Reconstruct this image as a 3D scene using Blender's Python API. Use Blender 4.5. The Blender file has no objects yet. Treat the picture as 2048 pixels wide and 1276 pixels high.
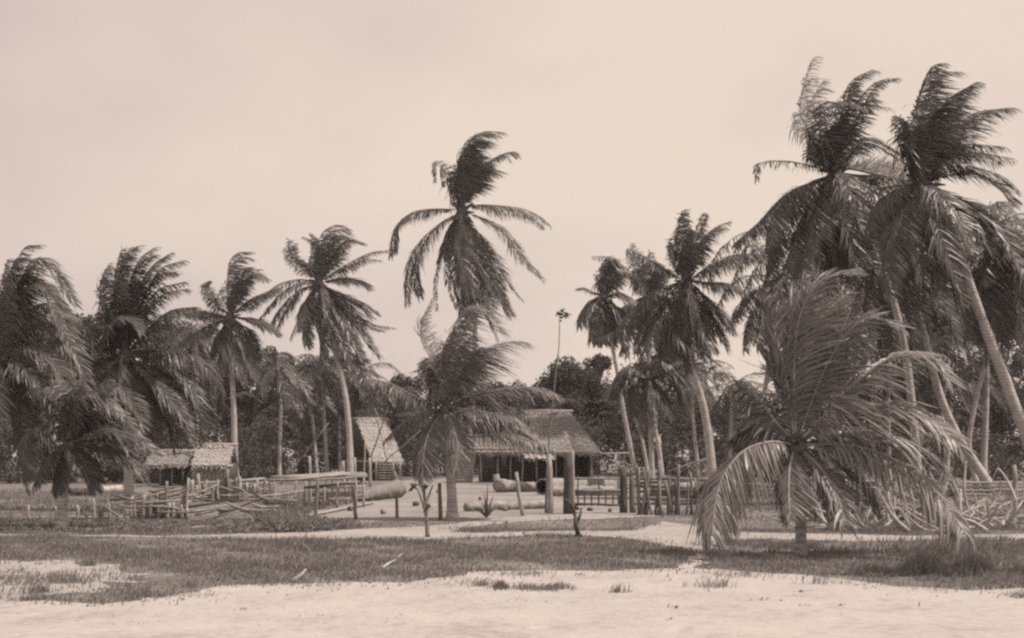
import bpy, math, random
import numpy as np
from mathutils import Vector

# ------------------------------------------------------------------ camera, sky, sun, exposure
scene = bpy.context.scene
F, YH, EYE = 2370.0, 910.0, 1.6            # focal length in photo pixels, horizon row, eye height
cam_d = bpy.data.cameras.new('camera'); cam = bpy.data.objects.new('camera', cam_d)
scene.collection.objects.link(cam); scene.camera = cam
cam.location = (0, 0, EYE); cam.rotation_euler = (math.radians(90), 0, 0)
cam_d.sensor_width = 36.0; cam_d.lens = 36.0 * F / 2048.0
cam_d.shift_y = (YH - 638.0) / 2048.0
cam_d.clip_start = 0.1; cam_d.clip_end = 8000

SUN_EL, SUN_AZ = math.radians(58), math.radians(-14)     # azimuth: from +X (right) towards +Y (away)
sun_dir = Vector((math.cos(SUN_EL)*math.cos(SUN_AZ), math.cos(SUN_EL)*math.sin(SUN_AZ), math.sin(SUN_EL)))
sl = bpy.data.lights.new('sun', 'SUN'); sl.energy = 5.0; sl.angle = math.radians(0.6); sl.color = (1.0, 0.86, 0.76)
so = bpy.data.objects.new('sun', sl); scene.collection.objects.link(so)
so.rotation_euler = sun_dir.to_track_quat('Z', 'Y').to_euler(); so.location = (30, 10, 60)

world = bpy.data.worlds.new('World'); scene.world = world; world.use_nodes = True
wn, wl = world.node_tree.nodes, world.node_tree.links
wn.clear()
def wnode(t, **k):
    n = wn.new(t)
    for a, b in k.items(): setattr(n, a, b)
    return n
w_out = wnode('ShaderNodeOutputWorld'); w_bg = wnode('ShaderNodeBackground'); w_bg.inputs['Strength'].default_value = 0.1
w_sky = wnode('ShaderNodeTexSky'); w_sky.sky_type = 'NISHITA'; w_sky.sun_disc = False
w_sky.sun_elevation = SUN_EL; w_sky.sun_rotation = math.radians(90) - SUN_AZ
w_sky.dust_density = 3.0
w_bw = wnode('ShaderNodeRGBToBW')
w_tint = wnode('ShaderNodeMix', data_type='RGBA', blend_type='MULTIPLY'); w_tint.inputs['Factor'].default_value = 1
w_tint.inputs['B'].default_value = (1.0, 0.83, 0.73, 1)
wl.new(w_sky.outputs['Color'], w_bw.inputs['Color']); wl.new(w_bw.outputs['Val'], w_tint.inputs['A'])
w_tc = wnode('ShaderNodeTexCoord'); w_map = wnode('ShaderNodeMapping'); w_map.inputs['Scale'].default_value = (1.6, 1.6, 3.2)
w_map.inputs['Location'].default_value = (0.35, 0.2, 0.55)
w_no = wnode('ShaderNodeTexNoise'); w_no.inputs['Scale'].default_value = 1.3; w_no.inputs['Detail'].default_value = 4
w_no.inputs['Roughness'].default_value = 0.45
w_rp = wnode('ShaderNodeValToRGB')                     # thin uneven overcast veil
w_rp.color_ramp.elements[0].position = 0.36; w_rp.color_ramp.elements[0].color = (0.685, 0.565, 0.54, 1)
w_rp.color_ramp.elements[1].position = 0.62; w_rp.color_ramp.elements[1].color = (0.90, 0.76, 0.645, 1)
wl.new(w_tc.outputs['Generated'], w_map.inputs['Vector']); wl.new(w_map.outputs['Vector'], w_no.inputs['Vector'])
w_sep = wnode('ShaderNodeSeparateXYZ'); wl.new(w_tc.outputs['Generated'], w_sep.inputs[0])
w_gx = wnode('ShaderNodeMath', operation='MULTIPLY_ADD'); w_gx.inputs[1].default_value = 0.42; w_gx.inputs[2].default_value = 0.02
wl.new(w_sep.outputs['X'], w_gx.inputs[0])
w_ad = wnode('ShaderNodeMath', operation='ADD'); wl.new(w_no.outputs['Fac'], w_ad.inputs[0]); wl.new(w_gx.outputs[0], w_ad.inputs[1])
wl.new(w_ad.outputs[0], w_rp.inputs['Fac'])
w_sc = wnode('ShaderNodeVectorMath', operation='SCALE'); w_sc.inputs['Scale'].default_value = 10.0
wl.new(w_rp.outputs['Color'], w_sc.inputs[0])
w_mix = wnode('ShaderNodeMix', data_type='RGBA'); w_mix.inputs['Factor'].default_value = 0.88
wl.new(w_tint.outputs['Result'], w_mix.inputs['A']); wl.new(w_sc.outputs['Vector'], w_mix.inputs['B'])
wl.new(w_mix.outputs['Result'], w_bg.inputs['Color']); wl.new(w_bg.outputs['Background'], w_out.inputs['Surface'])

HAZE = 0.0004
scene.view_settings.view_transform = 'Standard'; scene.view_settings.look = 'None'
scene.view_settings.exposure = 0.0; scene.view_settings.gamma = 1.0
scene.render.engine = 'CYCLES'
scene.cycles.pixel_filter_type = 'BLACKMAN_HARRIS'; scene.cycles.filter_width = 2.5
scene.cycles.max_bounces = 6; scene.cycles.diffuse_bounces = 3; scene.cycles.transmission_bounces = 4
scene.cycles.use_denoising = False

# ------------------------------------------------------------------ helpers
RNG = np.random.default_rng(7); random.seed(7)
def at(px, py, d):
    return np.array(((px-1024.0)/F*d, d, EYE + (YH-py)/F*d))
def dist(py): return F*EYE/(py-YH)
def gp(px, py, z=0.0):
    p = at(px, py, dist(py)); p[2] = z
    return p
def norm(a):
    return a/np.maximum(np.linalg.norm(a, axis=-1, keepdims=True), 1e-9)

def tag(o, label=None, cat=None, group=None, kind=None):
    if label: o['label'] = label
    if cat: o['category'] = cat
    if group: o['group'] = group
    if kind: o['kind'] = kind
    return o
def thing(name, loc, label, cat, group=None):
    o = bpy.data.objects.new(name, None); scene.collection.objects.link(o)
    o.location = tuple(float(v) for v in loc); o.empty_display_size = 0.2
    return tag(o, label, cat, group)

class MB:
    """collects quads, boxes and tubes; build() links them as one mesh object"""
    def __init__(s): s.v, s.f, s.n, s.m = [], [], 0, []
    def quads(s, V, Q, m=0):
        V = np.asarray(V, float).reshape(-1, 3); Q = np.asarray(Q, int).reshape(-1, 4)
        s.v.append(V); s.f.append(Q + s.n); s.m.append(np.full(len(Q), m)); s.n += len(V)
    def tube(s, pts, rad, n=7, m=0, jit=0.0, cap=True):
        P = np.asarray(pts, float); k = len(P); R = np.broadcast_to(np.asarray(rad, float), (k,))
        T = norm(np.gradient(P, axis=0)); ref = np.array((0.31, 0.9, 0.29))
        if abs(T[0] @ norm(ref)) > 0.9: ref = np.array((1.0, 0.1, 0.2))
        A = norm(np.cross(T, ref)); B = np.cross(T, A)
        th = np.linspace(0, 2*math.pi, n, endpoint=False)
        ring = A[:, None, :]*np.cos(th)[None, :, None] + B[:, None, :]*np.sin(th)[None, :, None]
        rr = R[:, None, None]*(1 + (RNG.normal(0, jit, (k, n, 1)) if jit else 0))
        V = (P[:, None, :] + ring*rr).reshape(-1, 3)
        i = np.arange(k-1)[:, None]*n; j = np.arange(n)[None, :]; j2 = (j+1) % n
        Q = np.stack((i+j, i+j2, i+n+j2, i+n+j), -1).reshape(-1, 4)
        if cap:
            V = np.vstack((V, P[0], P[-1])); c0, c1 = k*n, k*n+1
            q0 = [(c0, (a+1) % n, a, a) for a in range(n)]; q1 = [(c1, (k-1)*n+a, (k-1)*n+(a+1) % n, (k-1)*n+(a+1) % n) for a in range(n)]
            s.quads(V, Q, m)
            s.tri_caps(q0 + q1, m, len(V))
        else: s.quads(V, Q, m)
    def tri_caps(s, L, m, nv):
        base = s.n - nv
        s.f.append(np.array([(a+base, b+base, c+base, -1) for a, b, c, _ in L])); s.m.append(np.full(len(L), m))
    def box(s, c, size, rot=0.0, m=0, tilt=None):
        c = np.asarray(c, float); h = np.asarray(size, float)/2
        X = np.array([(x, y, z) for x in (-1, 1) for y in (-1, 1) for z in (-1, 1)])*h
        if tilt is not None: X = X @ np.asarray(tilt, float).T
        cs, sn = math.cos(rot), math.sin(rot); X = X @ np.array(((cs, sn, 0), (-sn, cs, 0), (0, 0, 1)))
        s.quads(X + c, [(0, 1, 3, 2), (4, 6, 7, 5), (0, 4, 5, 1), (2, 3, 7, 6), (0, 2, 6, 4), (1, 5, 7, 3)], m)
    def build(s, name, mats, parent=None, smooth=False):
        V = np.vstack(s.v) if s.v else np.zeros((0, 3)); Fq = np.vstack(s.f); M = np.concatenate(s.m)
        loc = np.array(parent_loc(parent)) if parent is not None else np.zeros(3)
        V = V - loc
        cnt = np.where(Fq[:, 3] < 0, 3, 4); idx = Fq.reshape(-1); idx = idx[idx >= 0]
        me = bpy.data.meshes.new(name)
        me.vertices.add(len(V)); me.vertices.foreach_set('co', V.astype(np.float32).ravel())
        me.loops.add(len(idx)); me.loops.foreach_set('vertex_index', idx.astype(np.int32))
        me.polygons.add(len(cnt)); st = np.concatenate(([0], np.cumsum(cnt)[:-1]))
        me.polygons.foreach_set('loop_start', st.astype(np.int32))
        me.polygons.foreach_set('material_index', M.astype(np.int32))
        if smooth: me.polygons.foreach_set('use_smooth', np.ones(len(cnt), bool))
        me.update(calc_edges=True); me.validate()
        for m in (mats if isinstance(mats, (list, tuple)) else [mats]): me.materials.append(m)
        o = bpy.data.objects.new(name, me); scene.collection.objects.link(o)
        if parent is not None: o.parent = parent
        return o
def parent_loc(p):
    l = Vector(p.location)
    while p.parent: p = p.parent; l = l + Vector(p.location)
    return l

def spline(pts, n):
    """centripetal-ish Catmull-Rom through pts, n samples evenly spaced along the length"""
    P = np.asarray(pts, float)
    P = np.vstack((2*P[0]-P[1], P, 2*P[-1]-P[-2])); out = []
    for i in range(1, len(P)-2):
        t = np.linspace(0, 1, 24, endpoint=False)[:, None]; a, b, c, d = P[i-1], P[i], P[i+1], P[i+2]
        out.append(0.5*((2*b) + (c-a)*t + (2*a-5*b+4*c-d)*t**2 + (3*b-a-3*c+d)*t**3))
    C = np.vstack(out + [P[-2][None]]); s = np.concatenate(([0], np.cumsum(np.linalg.norm(np.diff(C, axis=0), axis=1))))
    q = np.linspace(0, s[-1], n)
    return np.stack([np.interp(q, s, C[:, k]) for k in range(3)], 1), s[-1]

# ------------------------------------------------------------------ materials
def mat_new(name):
    m = bpy.data.materials.new(name); m.use_nodes = True
    nt = m.node_tree; b = nt.nodes['Principled BSDF']
    return m, nt, b
def ramp(nt, fac, stops):
    r = nt.nodes.new('ShaderNodeValToRGB')
    el = r.color_ramp.elements
    while len(el) < len(stops): el.new(0.5)
    for e, (p, c) in zip(el, stops): e.position = p; e.color = (c[0], c[1], c[2], 1)
    nt.links.new(fac, r.inputs['Fac']); return r.outputs['Color']
def warm(v, t=0.5): return (v, v*(1-0.10*t), v*(1-0.16*t))
def noise(nt, scale, detail=4, coord='Object', stretch=None, rough=0.55):
    tc = nt.nodes.new('ShaderNodeTexCoord'); n = nt.nodes.new('ShaderNodeTexNoise')
    n.inputs['Scale'].default_value = scale; n.inputs['Detail'].default_value = detail; n.inputs['Roughness'].default_value = rough
    if stretch:
        mp = nt.nodes.new('ShaderNodeMapping'); mp.inputs['Scale'].default_value = stretch
        nt.links.new(tc.outputs[coord], mp.inputs['Vector']); nt.links.new(mp.outputs['Vector'], n.inputs['Vector'])
    else: nt.links.new(tc.outputs[coord], n.inputs['Vector'])
    return n.outputs['Fac']
def bump(nt, b, h, strength=0.5, distance=0.02):
    bp = nt.nodes.new('ShaderNodeBump'); bp.inputs['Strength'].default_value = strength; bp.inputs['Distance'].default_value = distance
    nt.links.new(h, bp.inputs['Height']); nt.links.new(bp.outputs['Normal'], b.inputs['Normal'])
def leaf_mat(name, lo, hi, trans=0.25, rough=0.42, spec=0.5):
    m, nt, b = mat_new(name)
    oi = nt.nodes.new('ShaderNodeObjectInfo')
    n = noise(nt, 1.1, 3)
    mx = nt.nodes.new('ShaderNodeMath'); mx.operation = 'MULTIPLY_ADD'; mx.inputs[1].default_value = 0.5
    nt.links.new(oi.outputs['Random'], mx.inputs[0])
    hf = nt.nodes.new('ShaderNodeMath'); hf.operation = 'MULTIPLY'; hf.inputs[1].default_value = 0.55
    nt.links.new(n, hf.inputs[0]); nt.links.new(hf.outputs[0], mx.inputs[2])
    c = ramp(nt, mx.outputs[0], [(0.1, warm(lo)), (0.9, warm(hi))])
    nt.links.new(c, b.inputs['Base Color']); b.inputs['Roughness'].default_value = rough
    b.inputs['Specular IOR Level'].default_value = spec
    tr = nt.nodes.new('ShaderNodeBsdfTranslucent'); nt.links.new(c, tr.inputs['Color'])
    ms = nt.nodes.new('ShaderNodeMixShader'); ms.inputs['Fac'].default_value = trans
    nt.links.new(b.outputs[0], ms.inputs[1]); nt.links.new(tr.outputs[0], ms.inputs[2])
    nt.links.new(ms.outputs[0], nt.nodes['Material Output'].inputs['Surface'])
    return m
def plain_mat(name, lo, hi, scale=6, rough=0.85, stretch=None, bmp=0.4, bdist=0.02, detail=5, t=0.5):
    m, nt, b = mat_new(name); n = noise(nt, scale, detail, stretch=stretch)
    nt.links.new(ramp(nt, n, [(0.32, warm(lo, t)), (0.68, warm(hi, t))]), b.inputs['Base Color'])
    b.inputs['Roughness'].default_value = rough; b.inputs['Specular IOR Level'].default_value = 0.25
    if bmp: bump(nt, b, n, bmp, bdist)
    return m
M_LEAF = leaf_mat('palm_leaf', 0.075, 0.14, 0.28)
M_LEAFB = leaf_mat('palm_leaf_glossy', 0.12, 0.22, 0.3, 0.42, 0.5)
M_RACH = plain_mat('palm_rachis', 0.09, 0.14, 9)
M_LEAFY = leaf_mat('sunny_palm_leaf', 0.22, 0.36, 0.3, 0.42, 0.5)  # sunlight on the arching fronds painted in as a paler leaf colour
M_RACHB = plain_mat('young_rachis', 0.22, 0.34, 9)
M_BRUSH = plain_mat('dry_branch', 0.26, 0.48, 7)
M_FIBRE = plain_mat('palm_fibre', 0.07, 0.13, 9)
M_LEAFD = leaf_mat('dry_palm_leaf', 0.16, 0.30, 0.2, 0.6, 0.2)
M_LEAFP = leaf_mat('highlit_or_dry_palm_leaf', 0.30, 0.46, 0.35, 0.5, 0.3)  # glossy highlights painted as paler leaf on a few fronds; dry leaf in brush pile
M_BROAD = leaf_mat('broad_leaf', 0.065, 0.12, 0.25, 0.75, 0.15)
M_BUSH = leaf_mat('bush_leaf', 0.065, 0.125, 0.25, 0.75, 0.15)
M_DEAD = plain_mat('dead_frond', 0.16, 0.34, 7)
M_WOODL = plain_mat('weathered_pole', 0.22, 0.42, 8, stretch=(3, 3, 0.6))
M_WOODM = plain_mat('grey_timber', 0.13, 0.24, 6, stretch=(3, 3, 0.5))
M_WOODD = plain_mat('dark_timber', 0.06, 0.11, 6, stretch=(3, 3, 0.5))
M_LOG = plain_mat('log_bark', 0.17, 0.36, 5, bdist=0.08, detail=9, bmp=.8)
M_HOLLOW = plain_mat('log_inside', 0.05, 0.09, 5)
M_BOARD = plain_mat('wall_board', 0.22, 0.38, 4, stretch=(1, 1, 6))
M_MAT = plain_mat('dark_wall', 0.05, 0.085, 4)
M_GRASS = leaf_mat('grass_blade', 0.13, 0.30, 0.3, 0.8, 0.1)
M_WEED = leaf_mat('weed_leaf', 0.12, 0.28, 0.3, 0.75, 0.15)
def bark_mat():
    m, nt, b = mat_new('palm_bark')
    tc = nt.nodes.new('ShaderNodeTexCoord'); wv = nt.nodes.new('ShaderNodeTexWave'); wv.bands_direction = 'Z'
    wv.inputs['Scale'].default_value = 3.1; wv.inputs['Distortion'].default_value = 9; wv.inputs['Detail'].default_value = 3
    nt.links.new(tc.outputs['Object'], wv.inputs['Vector'])
    n = noise(nt, 3, 4); a = nt.nodes.new('ShaderNodeMath'); a.operation = 'MULTIPLY_ADD'; a.inputs[1].default_value = 0.24
    nt.links.new(wv.outputs['Fac'], a.inputs[0]); nt.links.new(n, a.inputs[2])
    nt.links.new(ramp(nt, a.outputs[0], [(0.35, warm(0.24)), (0.75, warm(0.46))]), b.inputs['Base Color'])
    b.inputs['Roughness'].default_value = 0.9; b.inputs['Specular IOR Level'].default_value = 0.2
    bump(nt, b, a.outputs[0], 0.5, 0.03); return m
M_BARK = bark_mat()
M_TRUNK = plain_mat('tree_bark', 0.12, 0.22, 5)
M_THATCH = plain_mat('thatch', 0.23, 0.37, 5, stretch=(4, 4, 1.2), bdist=0.05)
M_THATCHB = plain_mat('pale_thatch', 0.34, 0.46, 5, stretch=(4, 4, 1.2), bdist=0.05)
def ground_mat(name, stops, s1, s2, bd=0.03, rough=0.95, bs=0.6):
    m, nt, b = mat_new(name)
    n1 = noise(nt, s1, 6); n2 = noise(nt, s2, 6, rough=0.7)
    a = nt.nodes.new('ShaderNodeMath'); a.operation = 'MULTIPLY_ADD'; a.inputs[1].default_value = 0.5
    h = nt.nodes.new('ShaderNodeMath'); h.operation = 'MULTIPLY'; h.inputs[1].default_value = 0.5
    nt.links.new(n2, h.inputs[0]); nt.links.new(n1, a.inputs[0]); nt.links.new(h.outputs[0], a.inputs[2])
    nt.links.new(ramp(nt, a.outputs[0], stops), b.inputs['Base Color'])
    b.inputs['Roughness'].default_value = rough; b.inputs['Specular IOR Level'].default_value = 0.15
    bump(nt, b, n2, bs, bd); return m
M_GROUND = ground_mat('earth', [(0.36, warm(0.10)), (0.5, warm(0.15)), (0.66, warm(0.27))], 0.55, 4.0)
M_SAND = ground_mat('sand', [(0.36, warm(0.27)), (0.48, warm(0.37)), (0.64, warm(0.42))], 0.8, 7.0, 0.03, bs=0.7)
M_YARD = ground_mat('yard_sand', [(0.34, warm(0.16)), (0.5, warm(0.24)), (0.66, warm(0.33))], 0.35, 3.0, 0.02)
M_PATH = ground_mat('path_sand', [(0.34, warm(0.22)), (0.5, warm(0.31)), (0.66, warm(0.37))], 0.4, 4.0, 0.02)

# ------------------------------------------------------------------ ground sheets
def inside(poly, x, y):
    P = np.asarray(poly, float); r = np.zeros(len(x), bool); j = len(P)-1
    for i in range(len(P)):
        c = ((P[i, 1] > y) != (P[j, 1] > y)) & (x < (P[j, 0]-P[i, 0])*(y-P[i, 1])/(P[j, 1]-P[i, 1]+1e-12) + P[i, 0]); r ^= c; j = i
    return r
g = MB(); g.quads([(-900, -40, 0), (900, -40, 0), (900, 1500, 0), (-900, 1500, 0)], [(0, 1, 2, 3)])
tag(g.build('ground', M_GROUND), kind='structure')
ROAD = [(-400, 1205), (60, 1203), (200, 1211), (330, 1198), (450, 1172), (600, 1170), (740, 1166), (850, 1160), (940, 1146), (1100, 1142), (1300, 1139),
        (1350, 1139), (1378, 1122), (1396, 1098), (1420, 1098), (1404, 1124), (1402, 1140),
        (1500, 1146), (1600, 1151), (1700, 1163), (1800, 1176), (1900, 1180), (2060, 1178), (2500, 1176), (2600, 1500), (-600, 1500)]
PATH = [(-400, 1073), (46, 1072), (300, 1076), (500, 1079), (700, 1079), (860, 1081), (1000, 1074), (1120, 1071), (1200, 1074), (1270, 1080), (1330, 1092),
        (1396, 1099), (1420, 1099), (1440, 1085), (1520, 1079), (1640, 1082), (1800, 1083), (2060, 1079), (2300, 1078), (2300, 1068), (1900, 1070), (1800, 1072),
        (1640, 1068), (1520, 1066), (1440, 1062), (1390, 1052), (1330, 1044), (1310, 1050), (1270, 1062), (1150, 1062), (1040, 1064), (940, 1066), (900, 1063), (960, 1052), (1040, 1044),
        (1150, 1039), (1260, 1036), (1320, 1034), (1300, 1027), (1150, 1029), (1050, 1033), (960, 1041), (900, 1049), (820, 1055), (700, 1060), (560, 1067), (300, 1072), (46, 1069), (-400, 1070)]
YARD = [(560, 1040), (640, 1018), (740, 1000), (800, 962), (830, 958), (1260, 954), (1420, 957), (1430, 972), (1420, 1000), (1330, 1014), (1300, 1027), (1150, 1029),
        (1050, 1033), (960, 1040), (900, 1047), (800, 1044), (700, 1043), (620, 1046)]
def sheet(name, poly, z, m, amp=0.12):
    pts = [gp(x, y) for x, y in poly]; out = []
    for a, b in zip(pts, pts[1:] + pts[:1]):
        L = np.linalg.norm(b-a); n = max(1, int(min(L, 60)/0.25))
        for k in range(n):
            p = a + (b-a)*k/n; q = amp if 0 < k else amp*0.3
            ph = p[0]*2.1 + p[1]*1.3
            out.append((p[0] + q*0.4*math.sin(ph*2.7) + random.uniform(-q, q)*0.5, p[1] + q*math.sin(ph) + random.uniform(-q, q)*0.8, z))
    from mathutils.geometry import delaunay_2d_cdt
    V2, _, T3, _, _, _ = delaunay_2d_cdt([Vector((p[0], p[1])) for p in out], [(i, (i+1) % len(out)) for i in range(len(out))], [], 0, 1e-5)
    cen = np.array([[sum(V2[i][k] for i in t)/3 for k in (0, 1)] for t in T3]); ok = inside([(p[0], p[1]) for p in out], cen[:, 0], cen[:, 1])
    me = bpy.data.meshes.new(name); me.from_pydata([(v[0], v[1], z) for v in V2], [], [t for t, k in zip(T3, ok) if k]); me.update(); me.materials.append(m)
    o = bpy.data.objects.new(name, me); scene.collection.objects.link(o); tag(o, kind='structure'); return o
def trampled(m, sc):
    nt = m.node_tree; b = nt.nodes['Principled BSDF']; old = b.inputs['Normal'].links[0].from_node
    tc = nt.nodes.new('ShaderNodeTexCoord'); v = nt.nodes.new('ShaderNodeTexVoronoi'); v.feature = 'SMOOTH_F1'; v.inputs['Scale'].default_value = sc; v.inputs['Randomness'].default_value = 1
    n = nt.nodes.new('ShaderNodeTexNoise'); n.inputs['Scale'].default_value = 1.3; mx = nt.nodes.new('ShaderNodeMix'); mx.data_type = 'RGBA'; mx.inputs['Factor'].default_value = .35
    nt.links.new(tc.outputs['Object'], n.inputs['Vector']); nt.links.new(tc.outputs['Object'], mx.inputs['A']); nt.links.new(n.outputs['Color'], mx.inputs['B']); nt.links.new(mx.outputs['Result'], v.inputs['Vector'])
    rp = nt.nodes.new('ShaderNodeMapRange'); rp.inputs['From Min'].default_value = .05; rp.inputs['From Max'].default_value = .3; nt.links.new(v.outputs['Distance'], rp.inputs['Value'])
    bp = nt.nodes.new('ShaderNodeBump'); bp.inputs['Strength'].default_value = .55; bp.inputs['Distance'].default_value = .05
    nt.links.new(rp.outputs['Result'], bp.inputs['Height']); nt.links.new(old.outputs['Normal'], bp.inputs['Normal']); nt.links.new(bp.outputs['Normal'], b.inputs['Normal'])
trampled(M_SAND, 2.4); trampled(M_PATH, 2.0)
sheet('yard', YARD, 0.004, M_YARD)
BARE = [(-200, 1130), (46, 1125), (150, 1124), (250, 1134), (330, 1146), (350, 1158), (260, 1166), (210, 1176), (180, 1192), (60, 1197), (-200, 1200)]
sheet('sand', BARE, 0.006, M_PATH, 0.5)
sheet('path', PATH, 0.008, M_PATH)
sheet('road', ROAD, 0.012, M_SAND, 0.2)

# ------------------------------------------------------------------ palms
WIND = np.array((1.0, 0.12, 0.0))
def frond_into(mb, pts, L, n=60, wind=0.9, droop=0.7, wid=0.035, rach=0.022, keep=0.95, rng=RNG, start=0.08, ml=0, mr=1, spread=0.85):
    C, length = spline(pts, 26)
    mb.tube(C, np.linspace(rach, rach*0.25, 26), 4, mr, cap=False)
    m = 2*n; t = np.repeat(np.linspace(start, 1.0, n), 2) + rng.normal(0, 0.006, m); t = np.clip(t, 0, 1)
    side = np.tile((1.0, -1.0), n)
    P = np.stack([np.interp(t, np.linspace(0, 1, 26), C[:, k]) for k in range(3)], 1)
    Tg = norm(np.gradient(C, axis=0)); T = norm(np.stack([np.interp(t, np.linspace(0, 1, 26), Tg[:, k]) for k in range(3)], 1))
    W = norm(np.array((-0.1, -0.45, 1.0)))
    S = np.cross(T, W); bad = np.linalg.norm(S, axis=1) < 0.05; S[bad] = (1, 0, 0); S = norm(S); N = np.cross(S, T)
    prof = np.clip((t-start)/0.18, 0.35, 1)*np.clip(1.12-0.75*np.maximum(t-0.45, 0)/0.55, 0.2, 1)
    clump = 1 + 0.16*np.sin(t*37 + rng.uniform(0, 6)) + rng.normal(0, 0.10, m)
    l = L*prof*np.clip(clump, 0.45, 1.4)
    D0 = norm(S*side[:, None]*spread + T*(0.45 + 0.5*t[:, None]) + N*0.15 + rng.normal(0, 0.10, (m, 3)))
    gust = wind*(0.75 + 0.35*np.sin(t*9 + rng.uniform(0, 6)))[:, None]
    D1 = norm(D0*0.75 + np.array((0, 0, -1.0))*droop*(0.8 + 0.4*rng.random((m, 1))) + WIND*gust + rng.normal(0, 0.13, (m, 3)))
    Dm = norm(D0*0.6 + D1*0.5)
    D2 = norm(D1 + np.array((0, 0, -0.25))*max(droop, 0.2) + WIND*wind*0.15 + rng.normal(0, 0.08, (m, 3)))
    A = P; B = A + Dm*l[:, None]*0.36; E = B + D1*l[:, None]*0.34; G = E + D2*l[:, None]*0.30
    w = wid*(0.7 + 0.6*rng.random(m))[:, None]; jw = rng.normal(0, 0.22, (m, 3))
    def wv(D): return norm(np.cross(D, N) + 0.4*(T*side[:, None]) + jw)
    wa, wb, wc = wv(Dm), wv(D1), wv(D2)
    V = np.stack((A-wa*w*0.3, A+wa*w*0.3, B+wa*w*0.5, B-wa*w*0.5, E+wb*w*0.38, E-wb*w*0.38, G+wc*w*0.06, G-wc*w*0.06), 1)
    k = rng.random(m) < keep; V = V[k]; c = np.arange(len(V))[:, None]*8
    Q = np.concatenate((c+np.array((0, 1, 2, 3)), c+np.array((3, 2, 4, 5)), c+np.array((5, 4, 6, 7))), 1).reshape(-1, 4)
    mb.quads(V.reshape(-1, 3), Q, ml)

def trunk_into(mb, pts, r0, r1, n=10, k=22, flare=1.5):
    C, _ = spline(pts, k); t = np.linspace(0, 1, k)
    r = r0 + (r1-r0)*np.minimum(t*1.3, 1); r = r*(1 + (flare-1)*np.exp(-t*14))
    r = r*(1 + 0.03*np.sin(np.arange(k)*2.4))
    mb.tube(C, r, n, jit=0.02)

def px_frond(pts, d, tip, size):
    """photo trace -> points at distance d; the tip reaches `tip` metres out of that plane"""
    n = len(pts)
    return [at(x, y, d + tip*(i/(n-1))**1.2) for i, (x, y) in enumerate(pts)]

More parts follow.
